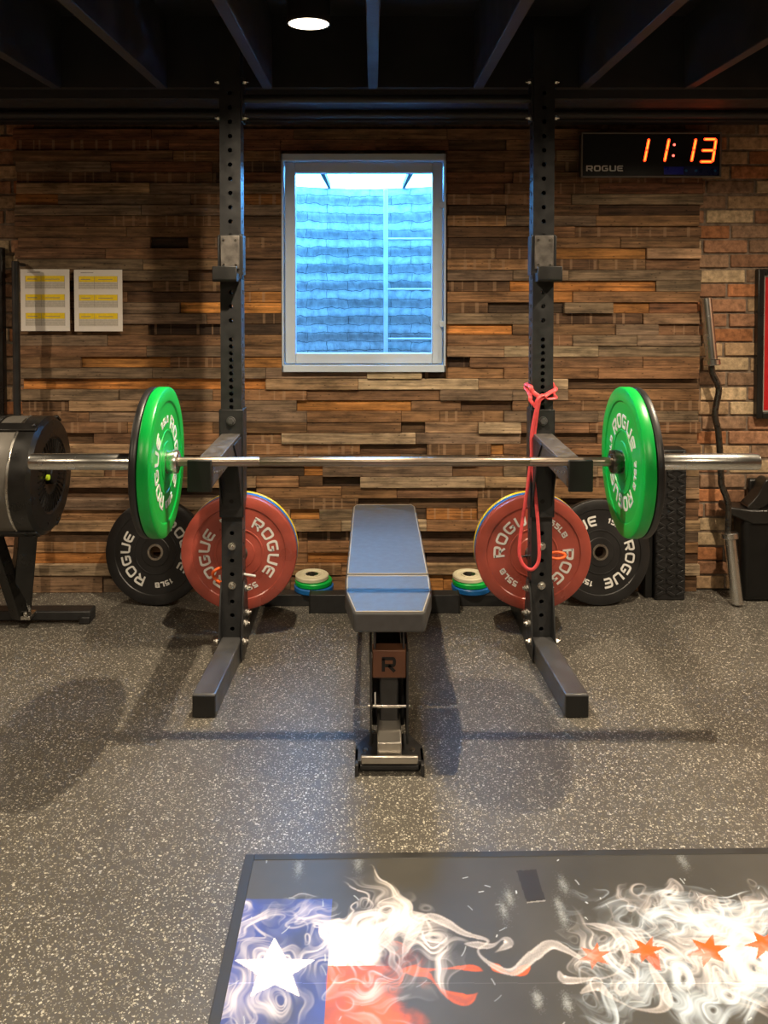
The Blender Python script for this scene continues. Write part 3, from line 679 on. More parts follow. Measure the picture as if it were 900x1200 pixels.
# spotter arms
YT = 2.53; BARZ = P(462, 541, 2.561)[1]
def make_arm(ux, sgn):
    r = thing('spotter_arm', 'black steel spotter arm reaching forward from the ' + ('left' if sgn < 0 else 'right') + ' upright', 'spotter arm', (ux, YU, 0), 'spotter arms under the barbell')
    zt = BARZ-.0145; zb = Z_(577, YT)
    L = YT-YU
    m = MB(); m.prism([(-.003, zb+.005), (-.003, zt-.008), (L+.012, zt-.008), (L+.012, zb+.005)], -.033, .033, Matrix(((0, 0, 1, 0), (1, 0, 0, 0), (0, 1, 0, 0), (0, 0, 0, 1)))); m.obj('beam', M['steel_foot'], r, bev=.005, seg=3)
    MB().box(-.034, .034, L+.012, -.008, zt-.008, zt).obj('liner', M['uhmw_l'], r, bev=.0015)
    MB().box(-.0365, .0365, L, L+.012, zb, Z_(539.5, YT)).obj('end_stop', M['uhmw'], r, bev=.003)
    # bracket hugging the upright
    zu, zl = Z_(480, YU), Z_(606, YU)
    b = MB().box(-.043, .043, -.0065, -.001, zl, zu)
    for sd in (-1, 1):
        b.prism([(-.0065, zl), (.05, zl+.03), (.075, zl+.06), (.075, zu), (-.0065, zu)], sd*.039, sd*.0445, Matrix(((0, 0, 1, 0), (1, 0, 0, 0), (0, 1, 0, 0), (0, 0, 0, 1))))
        b.prism([(-.0065, zl+.04), (-.0065, zt-.01), (-.17, zt-.01), (-.10, zb+.0)], sd*.034, sd*.038, Matrix(((0, 0, 1, 0), (1, 0, 0, 0), (0, 1, 0, 0), (0, 0, 0, 1))))
    b.obj('bracket', M['steel_blk'], r, bev=.0015)
    k = MB(); zk = Z_(493, YU); k.cyl(.0165, 0, .004, TR((0, -.0065, zk)) @ RX(90), 28, ch=.001); k.cyl(.011, .004, .011, TR((0, -.0065, zk)) @ RX(90), 6, ch=.001); k.obj('bolt', M['steel_foot'], r)
    k = MB(); k.cyl(.008, 0, .0008, TR((0, -.0065, Z_(587, YU))) @ RX(90), 20); k.obj('bracket_hole', M['gloss'], r)
    for i in range(5):
        MB().cyl(.004, 0, .0015, TR((-sgn*.033, L+.07+.035*i, zt-.028-.006*i)) @ RY(-sgn*90), 10).obj('rivet', M['zinc'], r)
make_arm(UX[0], -1); make_arm(UX[1], 1)

# ------------------------------------------------------------------ plates
def make_plate(name, label, cat, R, T, mats, hub=.06, texts=(), group=None, tR=.58, th=.19, ring=True, deep=.004):
    r = thing(name, label, cat, (0, 0, 0), group)
    f = T/2; e = .006
    front = [(.0255, f-.002), (hub, f-.002), (hub+.002, f-deep), (R*.40, f-deep), (R*.405, f-deep+.002), (R*.425, f-deep+.002), (R*.43, f-deep), (R*.80, f-deep), (R*.815, f-.0005), (R*.835, f), (R-e, f), (R-e*.3, f-e*.35), (R, f-e)]
    back = [(a, -b) for a, b in front[::-1]]
    MB().lathe(front+back, n=112).obj('disc', M[mats[0]], r, ang=28)
    MB().lathe([(.0253, f-.0005), (.0345, f-.0005), (.0345, f-.003), (.0345, -f+.003), (.0345, -f+.0005), (.0253, -f+.0005)], n=48).obj('hub_ring', M[mats[1]], r)
    for txt, ang in texts:
        m = MB()
        if txt == 'ROGUE': arc_text(m, "ROGUE", R*tR, R*th, ang, f-deep, t=.0012)
        else: arc_text(m, txt, R*(tR+.02), R*.095, ang, f-deep, t=.0012, wid=.24)
        m.obj('lettering', M[mats[2]], r, smooth=False)
    return r
def face_cam(x, y, z, spin=0, yaw=0, lean=0): return TR((x, y, z)) @ RZ(yaw) @ RX(90+lean) @ RZ(spin)
T4 = [('ROGUE', 90), ('ROGUE', 270), ('25LB', 0), ('25LB', 180)]
T55 = [('ROGUE', 90), ('ROGUE', 270), ('55LB', 0), ('55LB', 180)]
T15 = [('ROGUE', 90), ('ROGUE', 270), ('15LB', 0), ('15LB', 180)]
YBAR = 2.561; BX = .0655
# on the bar
for sgn, side, spin in ((-1, 'left', 100), (1, 'right', -6)):
    xf = BX+sgn*.684; tg, tb = .036, .022
    p = make_plate('bumper_plate', 'bright green rubber bumper plate with white lettering, %s end of the barbell' % side, 'weight plate', .225, tg, ('green', 'zinc', 'white'), texts=T4, group='green plates on the barbell', tR=.55, th=.19)
    p.matrix_world = face_cam(xf+sgn*tg/2, YBAR, BARZ, spin=spin, yaw=-sgn*90)
    p = make_plate('bumper_plate', 'thin black bumper plate outside the green plate on the %s end of the barbell' % side, 'weight plate', .225, tb, ('blackr', 'zinc', 'white'), group='black plates on the barbell')
    p.matrix_world = face_cam(xf+sgn*(tg+tb/2+.0005), YBAR, BARZ, yaw=-sgn*90)
# on the storage pegs
for ux, side, spin in ((UX[0], 'left', 103), (UX[1], 'right', 45)):
    y = YU+TW+.078-.0005; zc = .3355
    for nm, colr, T in (('red', 'red', .040), ('blue', 'blue', .026), ('yellow', 'yellow', .022)):
        lab = {'red': 'large dull red bumper plate hanging behind the %s upright, front of its stack', 'blue': 'blue bumper plate between the red and yellow plates behind the %s upright',
               'yellow': 'yellow bumper plate at the back of the stack behind the %s upright'}[nm] % side
        p = make_plate('bumper_plate', lab, 'weight plate', .2235, T, (colr, 'zinc', 'white'), texts=T55 if nm == 'red' else (), group='%s plates on the storage pegs' % nm, tR=.60, th=.19)
        p.matrix_world = face_cam(ux, y+T/2, zc, spin=spin); y += T+.001
# black ones leaning on the wall
for px, py, spin, side, yaw in ((183.5, 645, 108, 'left', -6), (702, 645, 57, 'right', 6)):
    yy = 3.635; lean = -7
    x, z = P(px, py, yy); Rb = .222
    p = make_plate('bumper_plate', 'black rubber bumper plate with white lettering leaning on the wall behind the %s red plate' % side, 'weight plate', Rb, .036, ('blackr', 'zinc', 'white'), texts=T15, group='black plates leaning on the wall', tR=.60, th=.19)
    zc = Rb*math.cos(math.radians(lean))+.018*math.sin(math.radians(abs(lean)))+.0005
    p.matrix_world = face_cam(x, yy, zc, spin=spin, yaw=yaw, lean=lean)
# small change plates in stacks of three
for px, side in ((366.5, 'left'), (551.5, 'right')):
    yc = 3.66; x = X_(px, yc); z = .0503
    for nm, R, T, off in (('blue', .085, .024, .004), ('green', .080, .022, .003), ('cream', .072, .020, -.004)):
        r = thing('change_plate', '%s change plate, %s of the small stack %s of the bench' % (nm, {'blue': 'bottom', 'green': 'middle', 'cream': 'top'}[nm], side), 'weight plate', (x+off, yc, z), 'small %s plates by the bench' % nm)
        MB().lathe([(.026, T), (.036, T), (.037, T-.003), (R*.70, T-.003), (R*.74, T), (R-.004, T), (R, T-.004), (R, .004), (R-.004, 0), (.026, 0)], n=72).obj('disc', M[nm], r)
        MB().lathe([(.0252, T), (.0275, T), (.0275, 0.001), (.0252, 0.001)], n=40).obj('hub_ring', M['zinc'], r)
        z += T+.0006

# ------------------------------------------------------------------ barbell
bar = thing('barbell', 'long steel olympic barbell loaded with green and black plates across the spotter arms', 'barbell', (BX, YBAR, BARZ))
m = MB(); Q = RY(90)
m.lathe([(.0001, -.660), (.014, -.660), (.014, -.41), (.0133, -.409), (.0133, -.406), (.014, -.405), (.014, .405), (.0133, .406), (.0133, .409), (.014, .41), (.014, .660), (.0001, .660)], Q, 32)
m.obj('shaft', M['shaft'], bar)
m = MB()
for i in range(7):
    pass
for sgn in (-1, 1):
    prof = [(.0145, .650), (.026, .650), (.034, .653), (.036, .658), (.036, .672), (.033, .683), (.0251, .6835)]
    Qs = RY(90*sgn)
    MB().lathe(prof, Qs, 48).obj('collar', M['chrome'] if sgn < 0 else M['darkshaft'], bar)
    pr = [(.0145, .683), (.0250, .683)]
    h = .76
    while h < 1.09: pr += [(.0250, h), (.0243, h+.0012), (.0243, h+.002), (.0250, h+.003)]; h += .0125 if False else .33
    pr += [(.0250, 1.092), (.0235, 1.098), (.018, 1.098), (.018, 1.094), (.0145, 1.094)]
    MB().lathe(pr, Qs, 48).obj('sleeve', M['chrome'], bar)
    MB().cyl(.0145, 1.086, 1.0945, Qs, 32).obj('end_cap', M['darkshaft'], bar)

# ------------------------------------------------------------------ resistance band
bp_ = thing('resistance_band', 'pink rubber resistance band looped round the right upright and hanging down', 'exercise band', (UX[1], YU, 1.0))
def W3(px, py, D):
    x, z = P(px, py, D); return Vector((x, D, z))
def spline(pts, k=8):
    pts = [Vector(p) for p in pts]; out = []
    for i in range(len(pts)-1):
        p0 = pts[max(i-1, 0)]; p1 = pts[i]; p2 = pts[i+1]; p3 = pts[min(i+2, len(pts)-1)]
        for j in range(k):
            t = j/k
            out.append(.5*((2*p1)+(p2-p0)*t+(2*p0-5*p1+4*p2-p3)*t*t+(3*p1-p0-3*p2+p3)*t**3))
    out.append(pts[-1]); return out
m = MB(); org = Vector((UX[1], YU, 1.0)); F = YU-.012
xl, xr = UX[1]-TW/2-.008, UX[1]+TW/2+.008
za, zb = Z_(453, YU), Z_(460, YU)
def put(pts, r, flat=.55, cl=False): m.tube([p-org for p in spline(pts)], r, 10, flat=flat, closed=cl)
put([W3(636, 467, F-.012), W3(625, 460, F), (xl, YU-.006, za), (xl, YU+.04, za), (xl+.004, YU+TW+.008, za), (xr-.004, YU+TW+.008, za+.005), (xr, YU+.04, za), (xr, YU-.004, Z_(456, YU)), W3(643, 461, F), W3(633, 468, F-.012), W3(629, 476, F-.004)], .0085)
put([W3(630, 478, F-.004), W3(622, 470, F), (xl, YU-.006, Z_(464, YU)), (xl-.001, YU+.03, Z_(460, YU)), (xl+.002, YU+TW+.008, za-.01), (xr-.002, YU+TW+.008, za-.012), (xr, YU+.03, Z_(463, YU)), (xr, YU-.005, Z_(466, YU)), W3(641, 467, F-.002), W3(636, 463, F-.014), W3(630, 468, F-.016), W3(627, 478, F-.008)], .0075)
put([W3(634, 464, F-.014), W3(630, 480, F-.008), W3(626, 510, F), W3(622, 540, F), W3(617, 580, F-.002), W3(611.5, 615, F-.002), W3(608.5, 645, F-.002), W3(611, 658, F-.002), W3(617.5, 666, F-.003), W3(624.5, 667, F-.003), W3(630.5, 659, F-.002), W3(632, 645, F-.002), W3(630.5, 615, F), W3(627.5, 580, F), W3(624, 545, F), W3(623, 510, F-.004), W3(628, 482, F-.014), W3(632, 468, F-.018)], .0065, .5)
m.obj('loop', M['band'], bp_)

# ------------------------------------------------------------------ bench
BCX = .047
ben = thing('weight_bench', 'flat grey vinyl weight bench on a black steel frame under the barbell', 'weight bench', (BCX, 2.95, 0))
oy = 2.95
def padmb(poly, z0, z1):
    return MB().prism(poly, z0, z1)
zp = .45
d_gap = G(452, 673.2, zp)[1]; d_f = G(452, 717, zp)[1]; d_m = G(452, 692, zp)[1]; d_far = G(452, 591, zp)[1]
seat = [(-.102, d_f-oy), (.102, d_f-oy), (.132, d_m-oy), (.135, d_gap-.006-oy), (-.135, d_gap-.006-oy), (-.132, d_m-oy)]
s1 = padmb(seat, zp-.062, zp).obj('seat_pad', M['vinyl'], ben, bev=.010, seg=4)
back = [(-.134, d_gap+.006-oy), (.134, d_gap+.006-oy), (.131, d_far-.03-oy), (.120, d_far-oy), (-.120, d_far-oy), (-.131, d_far-.03-oy)]
s2 = padmb(back, zp-.062, zp).obj('back_pad', M['vinyl'], ben, bev=.010, seg=4)
def edge_pipe(poly, z, skip=()):
    m = MB(); k = len(poly)
    c = [(p[0]*.985, p[1]) for p in poly]
    pts = []
    for i in range(k):
        a = c[i]; b = c[(i+1) % k]
        for j in range(6): pts.append(Vector((a[0]+(b[0]-a[0])*j/6, a[1]+(b[1]-a[1])*j/6, z)))
    m.tube(pts, .0022, 8, closed=True); return m
def inset(poly, d):
    cx_ = sum(p[0] for p in poly)/len(poly); cy_ = sum(p[1] for p in poly)/len(poly)
    return [(p[0]-math.copysign(min(d, abs(p[0]-cx_)), p[0]-cx_), p[1]-math.copysign(d, p[1]-cy_)) for p in poly]
edge_pipe(inset(seat, .005), zp-.0015).obj('piping', M['piping'], s1)
edge_pipe(inset(back, .005), zp-.0015).obj('piping', M['piping'], s2)
def bl(m): m.v = [(x, y-oy, z) for x, y, z in m.v]; return m
# spine, seat rails, posts and feet
bl(MB().box(-.038, .038, 2.47, 3.555, .22, .296)).obj('spine', M['steel_blk'], ben, bev=.005)
for sx in (-.045, .039): bl(MB().box(sx, sx+.006, 2.44, d_gap+.02, .296, zp-.062)).obj('seat_rail', M['steel_blk'], ben, bev=.001)
for sx in (-.060, .048): bl(MB().box(sx, sx+.012, d_gap, d_far-.08, .36, zp-.062)).obj('back_rail', M['steel_blk'], ben, bev=.002)
bl(MB().box(-.065, .065, 3.30, 3.34, .296, .37)).obj('back_support', M['steel_blk'], ben, bev=.003)
# bronze plate box with cut R
zr1, zr0 = Z_(762, 2.43), Z_(795, 2.43)
bl(MB().box(-.049, .049, 2.430, 2.48, zr0, zr1)).obj('front_plate', M['bronze'], ben, bev=.004, seg=3, label='bronze front plate with a cut-out letter')
m = MB(); hz = .042; zc = (zr0+zr1)/2-hz/2
line_text(m, 'R', -.021, zc, 2.430, hz, t=.0012, wid=.22); bl(m).obj('plate_letter', M['gloss'], ben, smooth=False)
for sx in (-1, 1): bl(MB().box(*sorted((sx*.050, sx*.056)), 2.428, 2.60, .052, zr1-.004)).obj('side_plate', M['steel_blk'], ben, bev=.001)
bl(MB().box(-.0495, .0495, 2.56, 2.60, .036, .225)).obj('channel', M['steel_blk'], ben, bev=.003)
# post leaning down to the front foot
def slab(x0, x1, p0, p1, th):     # a bar from p0 (y,z) to p1 with thickness
    d = Vector((p1[0]-p0[0], p1[1]-p0[1])).normalized(); n = Vector((-d.y, d.x))*th/2
    poly = [(p0[0]-n.x, p0[1]-n.y), (p1[0]-n.x, p1[1]-n.y), (p1[0]+n.x, p1[1]+n.y), (p0[0]+n.x, p0[1]+n.y)]
    return MB().prism(poly, x0, x1, Matrix(((0, 0, 1, 0), (1, 0, 0, 0), (0, 1, 0, 0), (0, 0, 0, 1))))
bl(slab(-.028, .028, (2.475, .255), (2.49, .10), .055)).obj('front_post', M['steel_blk'], ben, bev=.006, seg=3)
bl(slab(-.0345, .0345, (2.545, .092), (2.375, .062), .05)).obj('foot_tube', M['alu'], ben, bev=.005, seg=3)
bl(MB().rod((-.062, 2.46, .148), (.062, 2.46, .148), .0055, 14)).obj('hinge_pin', M['zinc'], ben)
bl(MB().box(-.043, -.038, 2.452, 2.458, .15, .19)).obj('pop_pin', M['white'], ben, bev=.001)
bl(MB().prism([(-.098, 2.375), (.098, 2.375), (.098, 2.45), (.060, 2.52), (-.060, 2.52), (-.098, 2.45)], .022, .034)).obj('front_foot', M['steel_blk'], ben, bev=.002)
for sx in (-.068, .068):
    bl(MB().cyl(.006, .034, .037, TR((sx, 2.43, 0)), 14)).obj('foot_bolt', M['zinc'], ben)
bl(MB().box(-.081, .081, 2.362, 2.374, .030, .052)).obj('foot_bar', M['alu'], ben, bev=.003)
for sx in (-.098, .088): bl(MB().box(sx, sx+.010, 2.352, 2.44, 0, .034)).obj('foot_cheek', M['steel_blk'], ben, bev=.002)
bl(MB().rod((-.084, 2.385, .0135), (.084, 2.385, .0135), .0135, 24, ch=.002)).obj('foot_roller', M['blackr'], ben)
xa, xb = G(363, 719)[0]-BCX, G(538, 719)[0]-BCX; yr = G(437, 719)[1]
bl(MB().box(xa, xb, yr, yr+.055, 0, .078)).obj('rear_foot', M['steel_blk'], ben, bev=.004, seg=3)
for xe in (xa, xb): bl(MB().box(xe-.003, xe+.003, yr-.002, yr+.057, -.0, .080)).obj('rear_foot_cap', M['uhmw'], ben, bev=.001)
bl(MB().box(-.035, .035, yr+.004, yr+.051, .078, .23)).obj('rear_post', M['steel_blk'], ben, bev=.004)
for sx in (-.058, .052): bl(MB().box(sx, sx+.006, 2.56, yr+.03, .225, .29)).obj('incline_rail', M['steel_blk'], ben, bev=.001)

# ------------------------------------------------------------------ clock
YC = 3.70
x0, z1 = P(681, 155, YC); x1, z0 = P(845, 208, YC)
ck = thing('wall_clock', 'black digital gym timer showing red 11:13 high on the wall', 'digital clock', ((x0+x1)/2, YC, z0))
cx_, cz_ = (x0+x1)/2, z0
W2, Hc = (x1-x0)/2, z1-z0
MB().box(-W2+.004, W2-.004, .004, YB-.045-YC, .004, Hc-.004).obj('case', M['semig'], ck, bev=.004)
m = MB(); bz = .007
m.box(-W2, -W2+bz, -.004, .006, 0, Hc).box(W2-bz, W2, -.004, .006, 0, Hc).box(-W2, W2, -.004, .006, 0, bz).box(-W2, W2, -.004, .006, Hc-bz, Hc); m.obj('bezel', M['mesh'], ck, bev=.0015)
MB().box(-W2+bz, W2-bz, 0, .004, bz, Hc-bz).obj('face', M['gloss'], ck, smooth=False)
def cp(px, py): 
    x, z = P(px, py, YC); return x-cx_, z-cz_
m = MB(); lx_, lz_ = cp(687, 200.7); hh = cp(687, 194)[1]-lz_
line_text(m, 'ROGUE', lx_, lz_, -.0002, hh, t=.0008, wid=.22, gap=.16, sx=1.18); m.obj('lettering', M['white'], ck, smooth=False)
segm = {}
def seg(a, b_):
    for key, wd, d, sh in (('halo', .0112, .0012, 0), ('core', .0056, .0018, .004)):
        pa = Vector(cp(*a)); pb = Vector(cp(*b_)); dd = (pb-pa).normalized(); pa = pa+dd*(.002+sh); pb = pb-dd*(.002+sh); nn = Vector((-dd.y, dd.x))*wd/2
        poly = [pa-dd*wd*.4, pa-nn, pb-nn, pb+dd*wd*.4, pb+nn, pa+nn]
        segm[key].prism([(p.x, p.y) for p in poly], 0, d, Matrix(((1, 0, 0, 0), (0, 0, -1, 0), (0, 1, 0, 0), (0, 0, 0, 1))))
def new_digit(): segm['halo'] = MB(); segm['core'] = MB()
def end_digit():
    d = segm['halo'].obj('digit', M['led'], ck, smooth=False); segm['core'].obj('digit_core', M['ledhot'], d, smooth=False)
for tx in (760.5, 784.0, 815.5):
    new_digit(); seg((tx, 163), (tx-2.6, 176)); seg((tx-2.6, 176), (tx-5.2, 189)); end_digit()
new_digit()
seg((825, 163.2), (839, 163.2)); seg((839.0, 163.5), (837.2, 176)); seg((837.2, 176), (835, 189.5)); seg((822.5, 176.3), (836.5, 176.3)); seg((820.5, 189.5), (834.5, 189.5))
end_digit()
for px, py in ((790.2, 169.6), (789, 182.4)):
    x, z = cp(px, py); m = MB().cyl(.0055, 0, .0012, TR((x, 0, z)) @ RX(90), 20); m.obj('colon_dot', M['leddot'], ck)
m = MB(); (xa_, za_), (xb_, zb_) = cp(778, 204.5), cp(801, 195.5); m.box(xa_, xb_, -.0008, 0, za_, zb_); (xa2, za2), (xb2, zb2) = cp(801, 205.5), cp(842, 194.8)  # reflection in the glossy face, drawn as flat blue strips and cyan spots
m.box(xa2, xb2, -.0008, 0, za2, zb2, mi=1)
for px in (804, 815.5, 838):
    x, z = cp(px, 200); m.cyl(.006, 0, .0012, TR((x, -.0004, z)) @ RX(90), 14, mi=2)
m.obj('reflection_strip', [M['bluerefl'], M['bluedim'], M['cyan']], ck, smooth=False)

# ------------------------------------------------------------------ sheets of paper
YP = YB-.058
for i, (pa, pb, py0, py1, side) in enumerate(((23.8, 82, 315.5, 388, 'left'), (86.6, 143.8, 316, 388.3, 'right'))):
    x0, z1 = P(pa, py0, YP); x1, z0 = P(pb, py1, YP)
    W_, H_ = x1-x0, z1-z0
    m = MB().box(0, W_, 0, .0006, 0, H_)
    for j in range(3):
        zt = H_*(.895-.300*j); zb = zt-.095*H_
        m.box(W_*.10, W_*.90, -.0003, .0001, zb, zt, mi=1)
        m.box(W_*.10, W_*.90, -.0003, .0001, zb-.115*H_, zb, mi=2)
        for q in range(3): m.box(W_*.10, W_*.90, -.0005, -.0002, zb-.03*H_*(q+1), zb-.03*H_*(q+1)+.0012, mi=3)
        for q in (.10, .42, .90): m.box(W_*q-.0006, W_*q+.0006, -.0005, -.0002, zb-.115*H_, zt, mi=3)
        m.box(W_*.14, W_*.34, -.0006, -.0002, zt-.06*H_, zt-.048*H_, mi=3); m.box(W_*.5, W_*.8, -.0006, -.0002, zt-.06*H_, zt-.050*H_, mi=3)
    m.box(W_*.14, W_*.4, -.0003, .0001, H_*.945, H_*.955, mi=3)
    o = m.obj('paper_sheet', [M['paper'], M['pyel'], M['ptab'], M['pink']], smooth=False)
    o.location = (x0, YP, z0); tag(o, '%s of two printed sheets with yellow highlighted rows pinned to the wood wall' % side, 'paper', 'sheets on the wood wall')

# ------------------------------------------------------------------ framed pictures
def framed(x0, x1, z0, z1, y, label, inner):
    r = thing('picture_frame', label, 'picture frame', ((x0+x1)/2, y, z0)); w2 = (x1-x0)/2; h = z1-z0; t = .028
    m = MB().box(-w2, -w2+t, -.02, YB-.014-y, 0, h).box(w2-t, w2, -.02, YB-.014-y, 0, h).box(-w2+t, w2-t, -.02, YB-.014-y, 0, t).box(-w2+t, w2-t, -.02, YB-.014-y, h-t, h); m.obj('frame', M['semig'], r, bev=.004)
    m = MB(); u = t; v = t+.008
    m.box(-w2+u, -w2+v, -.008, .004, u, h-u).box(w2-v, w2-u, -.008, .004, u, h-u).box(-w2+v, w2-v, -.008, .004, u, v).box(-w2+v, w2-v, -.008, .004, h-v, h-u); m.obj('mat_board', M['matw'], r, smooth=False)
    MB().box(-w2+v, w2-v, -.002, .006, v, h-v).obj('poster', inner, r, smooth=False)
YQ = YB-.03
framed(X_(886, YQ-.02), X_(886, YQ-.02)+.62, Z_(490, YQ), Z_(315, YQ), YQ, 'black framed red poster on the brick wall at the right edge', M['redposter'])
framed(X_(5.5, YQ-.02)-.62, X_(5.5, YQ-.02), Z_(490, YQ), Z_(290, YQ), YQ, 'black framed dark picture on the brick wall at the left edge', M['darkposter'])
# black rod standing behind the rower
yr_ = 3.66; x, zt = P(18, 306, yr_)
rod = thing('vertical_pole', 'black steel pole standing against the wall left of the printed sheets', 'pole', (x, yr_, 0))
MB().rod((0, 0, .006), (0, 0, zt), .0155, 20, ch=.002).obj('pole', M['steel_blk'], rod)
MB().cyl(.05, 0, .006, None, 32, ch=.001).obj('base_plate', M['steel_blk'], rod)
MB().rod((0, 0, zt-.015), (.0, .09, zt-.015), .008, 12).obj('wall_hook', M['steel_blk'], rod)

# ------------------------------------------------------------------ rowing machine
yd = 3.22; cxr, czr = P(57, 556, yd)
row = thing('rowing_machine', 'black air rowing machine with round caged flywheel at the left edge', 'rowing machine', (cxr, yd, 0))
RD = .222; wd = .185; Qx = TR((0, 0, czr)) @ RY(90)
m = MB(); m.lathe([(.03, 0), (.07, .006), (.10, .012), (RD*.62, .010), (RD*.66, .016), (RD*.93, .012), (RD, -.002), (RD, -.060), (RD-.008, -.060), (RD-.012, -.006), (.03, -.008)], Qx, 72); m.obj('side_cover', M['semig'], row, ang=30)
m = MB(); m.lathe([(RD-.004, -.035), (RD-.001, -.05), (RD-.001, -wd+.04), (RD-.004, -wd+.03), (RD-.012, -wd+.03), (RD-.012, -.035)], Qx, 72); m.obj('fan_cage', M['mesh'], row)
m = MB(); m.lathe([(.03, -wd), (RD, -wd), (RD+.003, -wd+.035), (RD-.01, -wd+.035), (.03, -wd+.02)], Qx, 72); m.obj('side_cover', M['semig'], row)
m = MB(); m.lathe([(RD+.001, -.062), (RD+.003, -.064), (RD+.003, -.069), (RD, -.071)], Qx, 72, closed=False)
m.obj('cage_hoop', M['zinc'], row)
for adeg in (28, 150, 205, 330):         # black straps across the cage (angle from the top towards the camera)
    a = math.radians(adeg); m = MB()
    mt = TR((0, 0, czr)) @ Matrix.Rotation(a, 4, 'X')
    m.box(-wd, .004, -.022, .022, RD-.002, RD+.008, mt); m.cyl(.007, .008, .016, mt @ TR((-.01, 0, RD)), 10); m.obj('cage_strap', M['semig'], row, bev=.003)
m = MB()
for k in range(36):                      # grille ribs on the cover
    mt = TR((.0, 0, czr)) @ Matrix.Rotation(2*PI*k/36, 4, 'X'); m.box(.008, .0145, -.0025, .0025, .075, .135, mt)
m.obj('grille', M['gloss'], row)
m = MB(); m.cyl(.035, .0, .024, Qx, 32, ch=.004); m.obj('hub', M['gloss'], row)
xa_, za_ = P(67, 556, yd-.0); m = MB(); m.cyl(.011, .010, .022, TR((0, -.05, czr+.0)) @ RY(90), 16, ch=.002); m.obj('clip', M['neon'], row, label='yellow-green clip')
# support post, slanting leg, floor bar, rail
def worldbar(pa, pb, wx, wy, mat, name):
    a = Vector(pa); b = Vector(pb); d = b-a; q = d.to_track_quat('Z', 'Y').to_matrix().to_4x4()
    m = MB().box(-wx/2, wx/2, -wy/2, wy/2, 0, d.length, TR(a) @ q); return m.obj(name, mat, row, bev=.004)
fy = G(50, 717)[1]-yd
worldbar((X_(27, 3.45)-cxr, .18, .05), (X_(29, 3.3)-cxr, .10, czr-RD+.03), .075, .05, M['semig'], 'support_post')
worldbar((X_(30, 3.45)-cxr, .16, .045), (X_(-8, 3.3)-cxr, .02, czr-.16), .05, .05, M['semig'], 'slanting_leg')
m = MB(); m.box(-1.72-cxr, X_(108, 3.45)-cxr, .19, .26, .012, .052); m.obj('floor_bar', M['steel_blk'], row, bev=.006)
for xe in (X_(101, 3.45)-cxr, -1.70-cxr): m = MB().box(xe-.022, xe+.022, .184, .266, 0, .03); m.obj('foot_pad', M['blackr'], row, bev=.005)
m = MB(); m.box(X_(33, 3.4)-cxr-.03, X_(33, 3.4)-cxr+.02, .13, .20, .04, .055); m.cyl(.009, .055, .07, TR((X_(32, 3.4)-cxr, .14, 0)), 12); m.obj('leg_bracket', M['zinc'], row, bev=.002)
worldbar((-.60, .12, .27), (-.24, .08, .33), .05, .07, M['semig'], 'slide_rail')
worldbar((-.56, .13, .0), (-.54, .12, .31), .05, .05, M['semig'], 'rear_leg')

# ------------------------------------------------------------------ textured block and curl bar and box
yb_ = 3.66; x0, x1 = X_(769, yb_), X_(805, yb_)
zt = Z_(527, yb_)
blk = thing('foam_block', 'tall black textured rubber block standing on end between the black plate and brick wall', 'foam block', ((x0+x1)/2, yb_+.04, 0))
w2 = (x1-x0)/2; MB().box(-w2, w2, -.04, .05, 0, zt).obj('body', M['blackr'], blk, bev=.008, seg=3)
m = MB(); nx = 3; nz = 27
for i in range(nz):
    for j in range(nx):
        zc = .02+(zt-.03)*(i+.5)/nz; xc = -w2+2*w2*(j+.5)/nx; up = 1 if (i+j) % 2 else -1
        m.box(-.019, .019, -.0055, 0.001, -.0055, .0055, TR((xc, -.04, zc)) @ RY(28*up))
m.obj('tread', M['blackr'], blk, bev=.0015)
m = MB().box(-w2-.034, -w2-.0005, -.01, .05, 0, zt-.02); m.obj('side_panel', M['uhmw'], blk, bev=.004)

ez = thing('curl_bar', 'zigzag curl bar with chrome sleeves leaning on the brick wall', 'barbell', (G(862, 707)[0], 3.60, 0))
pxs = [(827, 349), (834, 421.5), (834.5, 436), (841.5, 452), (842, 461), (837.8, 486), (842, 508), (845, 558), (845.5, 568), (853.5, 592), (853, 627), (855.5, 631), (864, 708)]
ytop_, ybot = 3.735, 3.600
zfirst = P(827, 349, ytop_)[1]
def ezpt(px, py):
    D = ybot
    for _ in range(4):
        x, z = P(px, py, D); D = ybot+(ytop_-ybot)*z/zfirst
    return Vector((x, D, z))
ep = [ezpt(*p) for p in pxs]; base = ez.location.copy()
dz = ep[-1].z-.004
ep = [p-base for p in ep]
m = MB(); q = [ep[1]]+ep[2:11]+[ep[11]]
mid = spline(q, 5); m.tube(mid, .0135, 16); m.obj('shaft', M['darkshaft'], ez)
def sleeve(a, b_, c):
    m = MB(); m.rod(a, b_, .025, 36, ch=.003); m.obj('sleeve', M['chrome'], ez)
    d = (Vector(c)-Vector(b_)).normalized()
    m = MB(); m.rod(Vector(b_)-d*.002, Vector(b_)+d*.026, .036, 36, ch=.004); m.obj('collar', M['chrome'], ez)
sleeve(ep[0], ep[1], ep[1]+(ep[1]-ep[0])); 
end = ep[12].copy(); 
if end.z+base.z < .004: end.z = .004-base.z
sleeve(end, ep[11], ep[11]+(ep[11]-ep[12]))

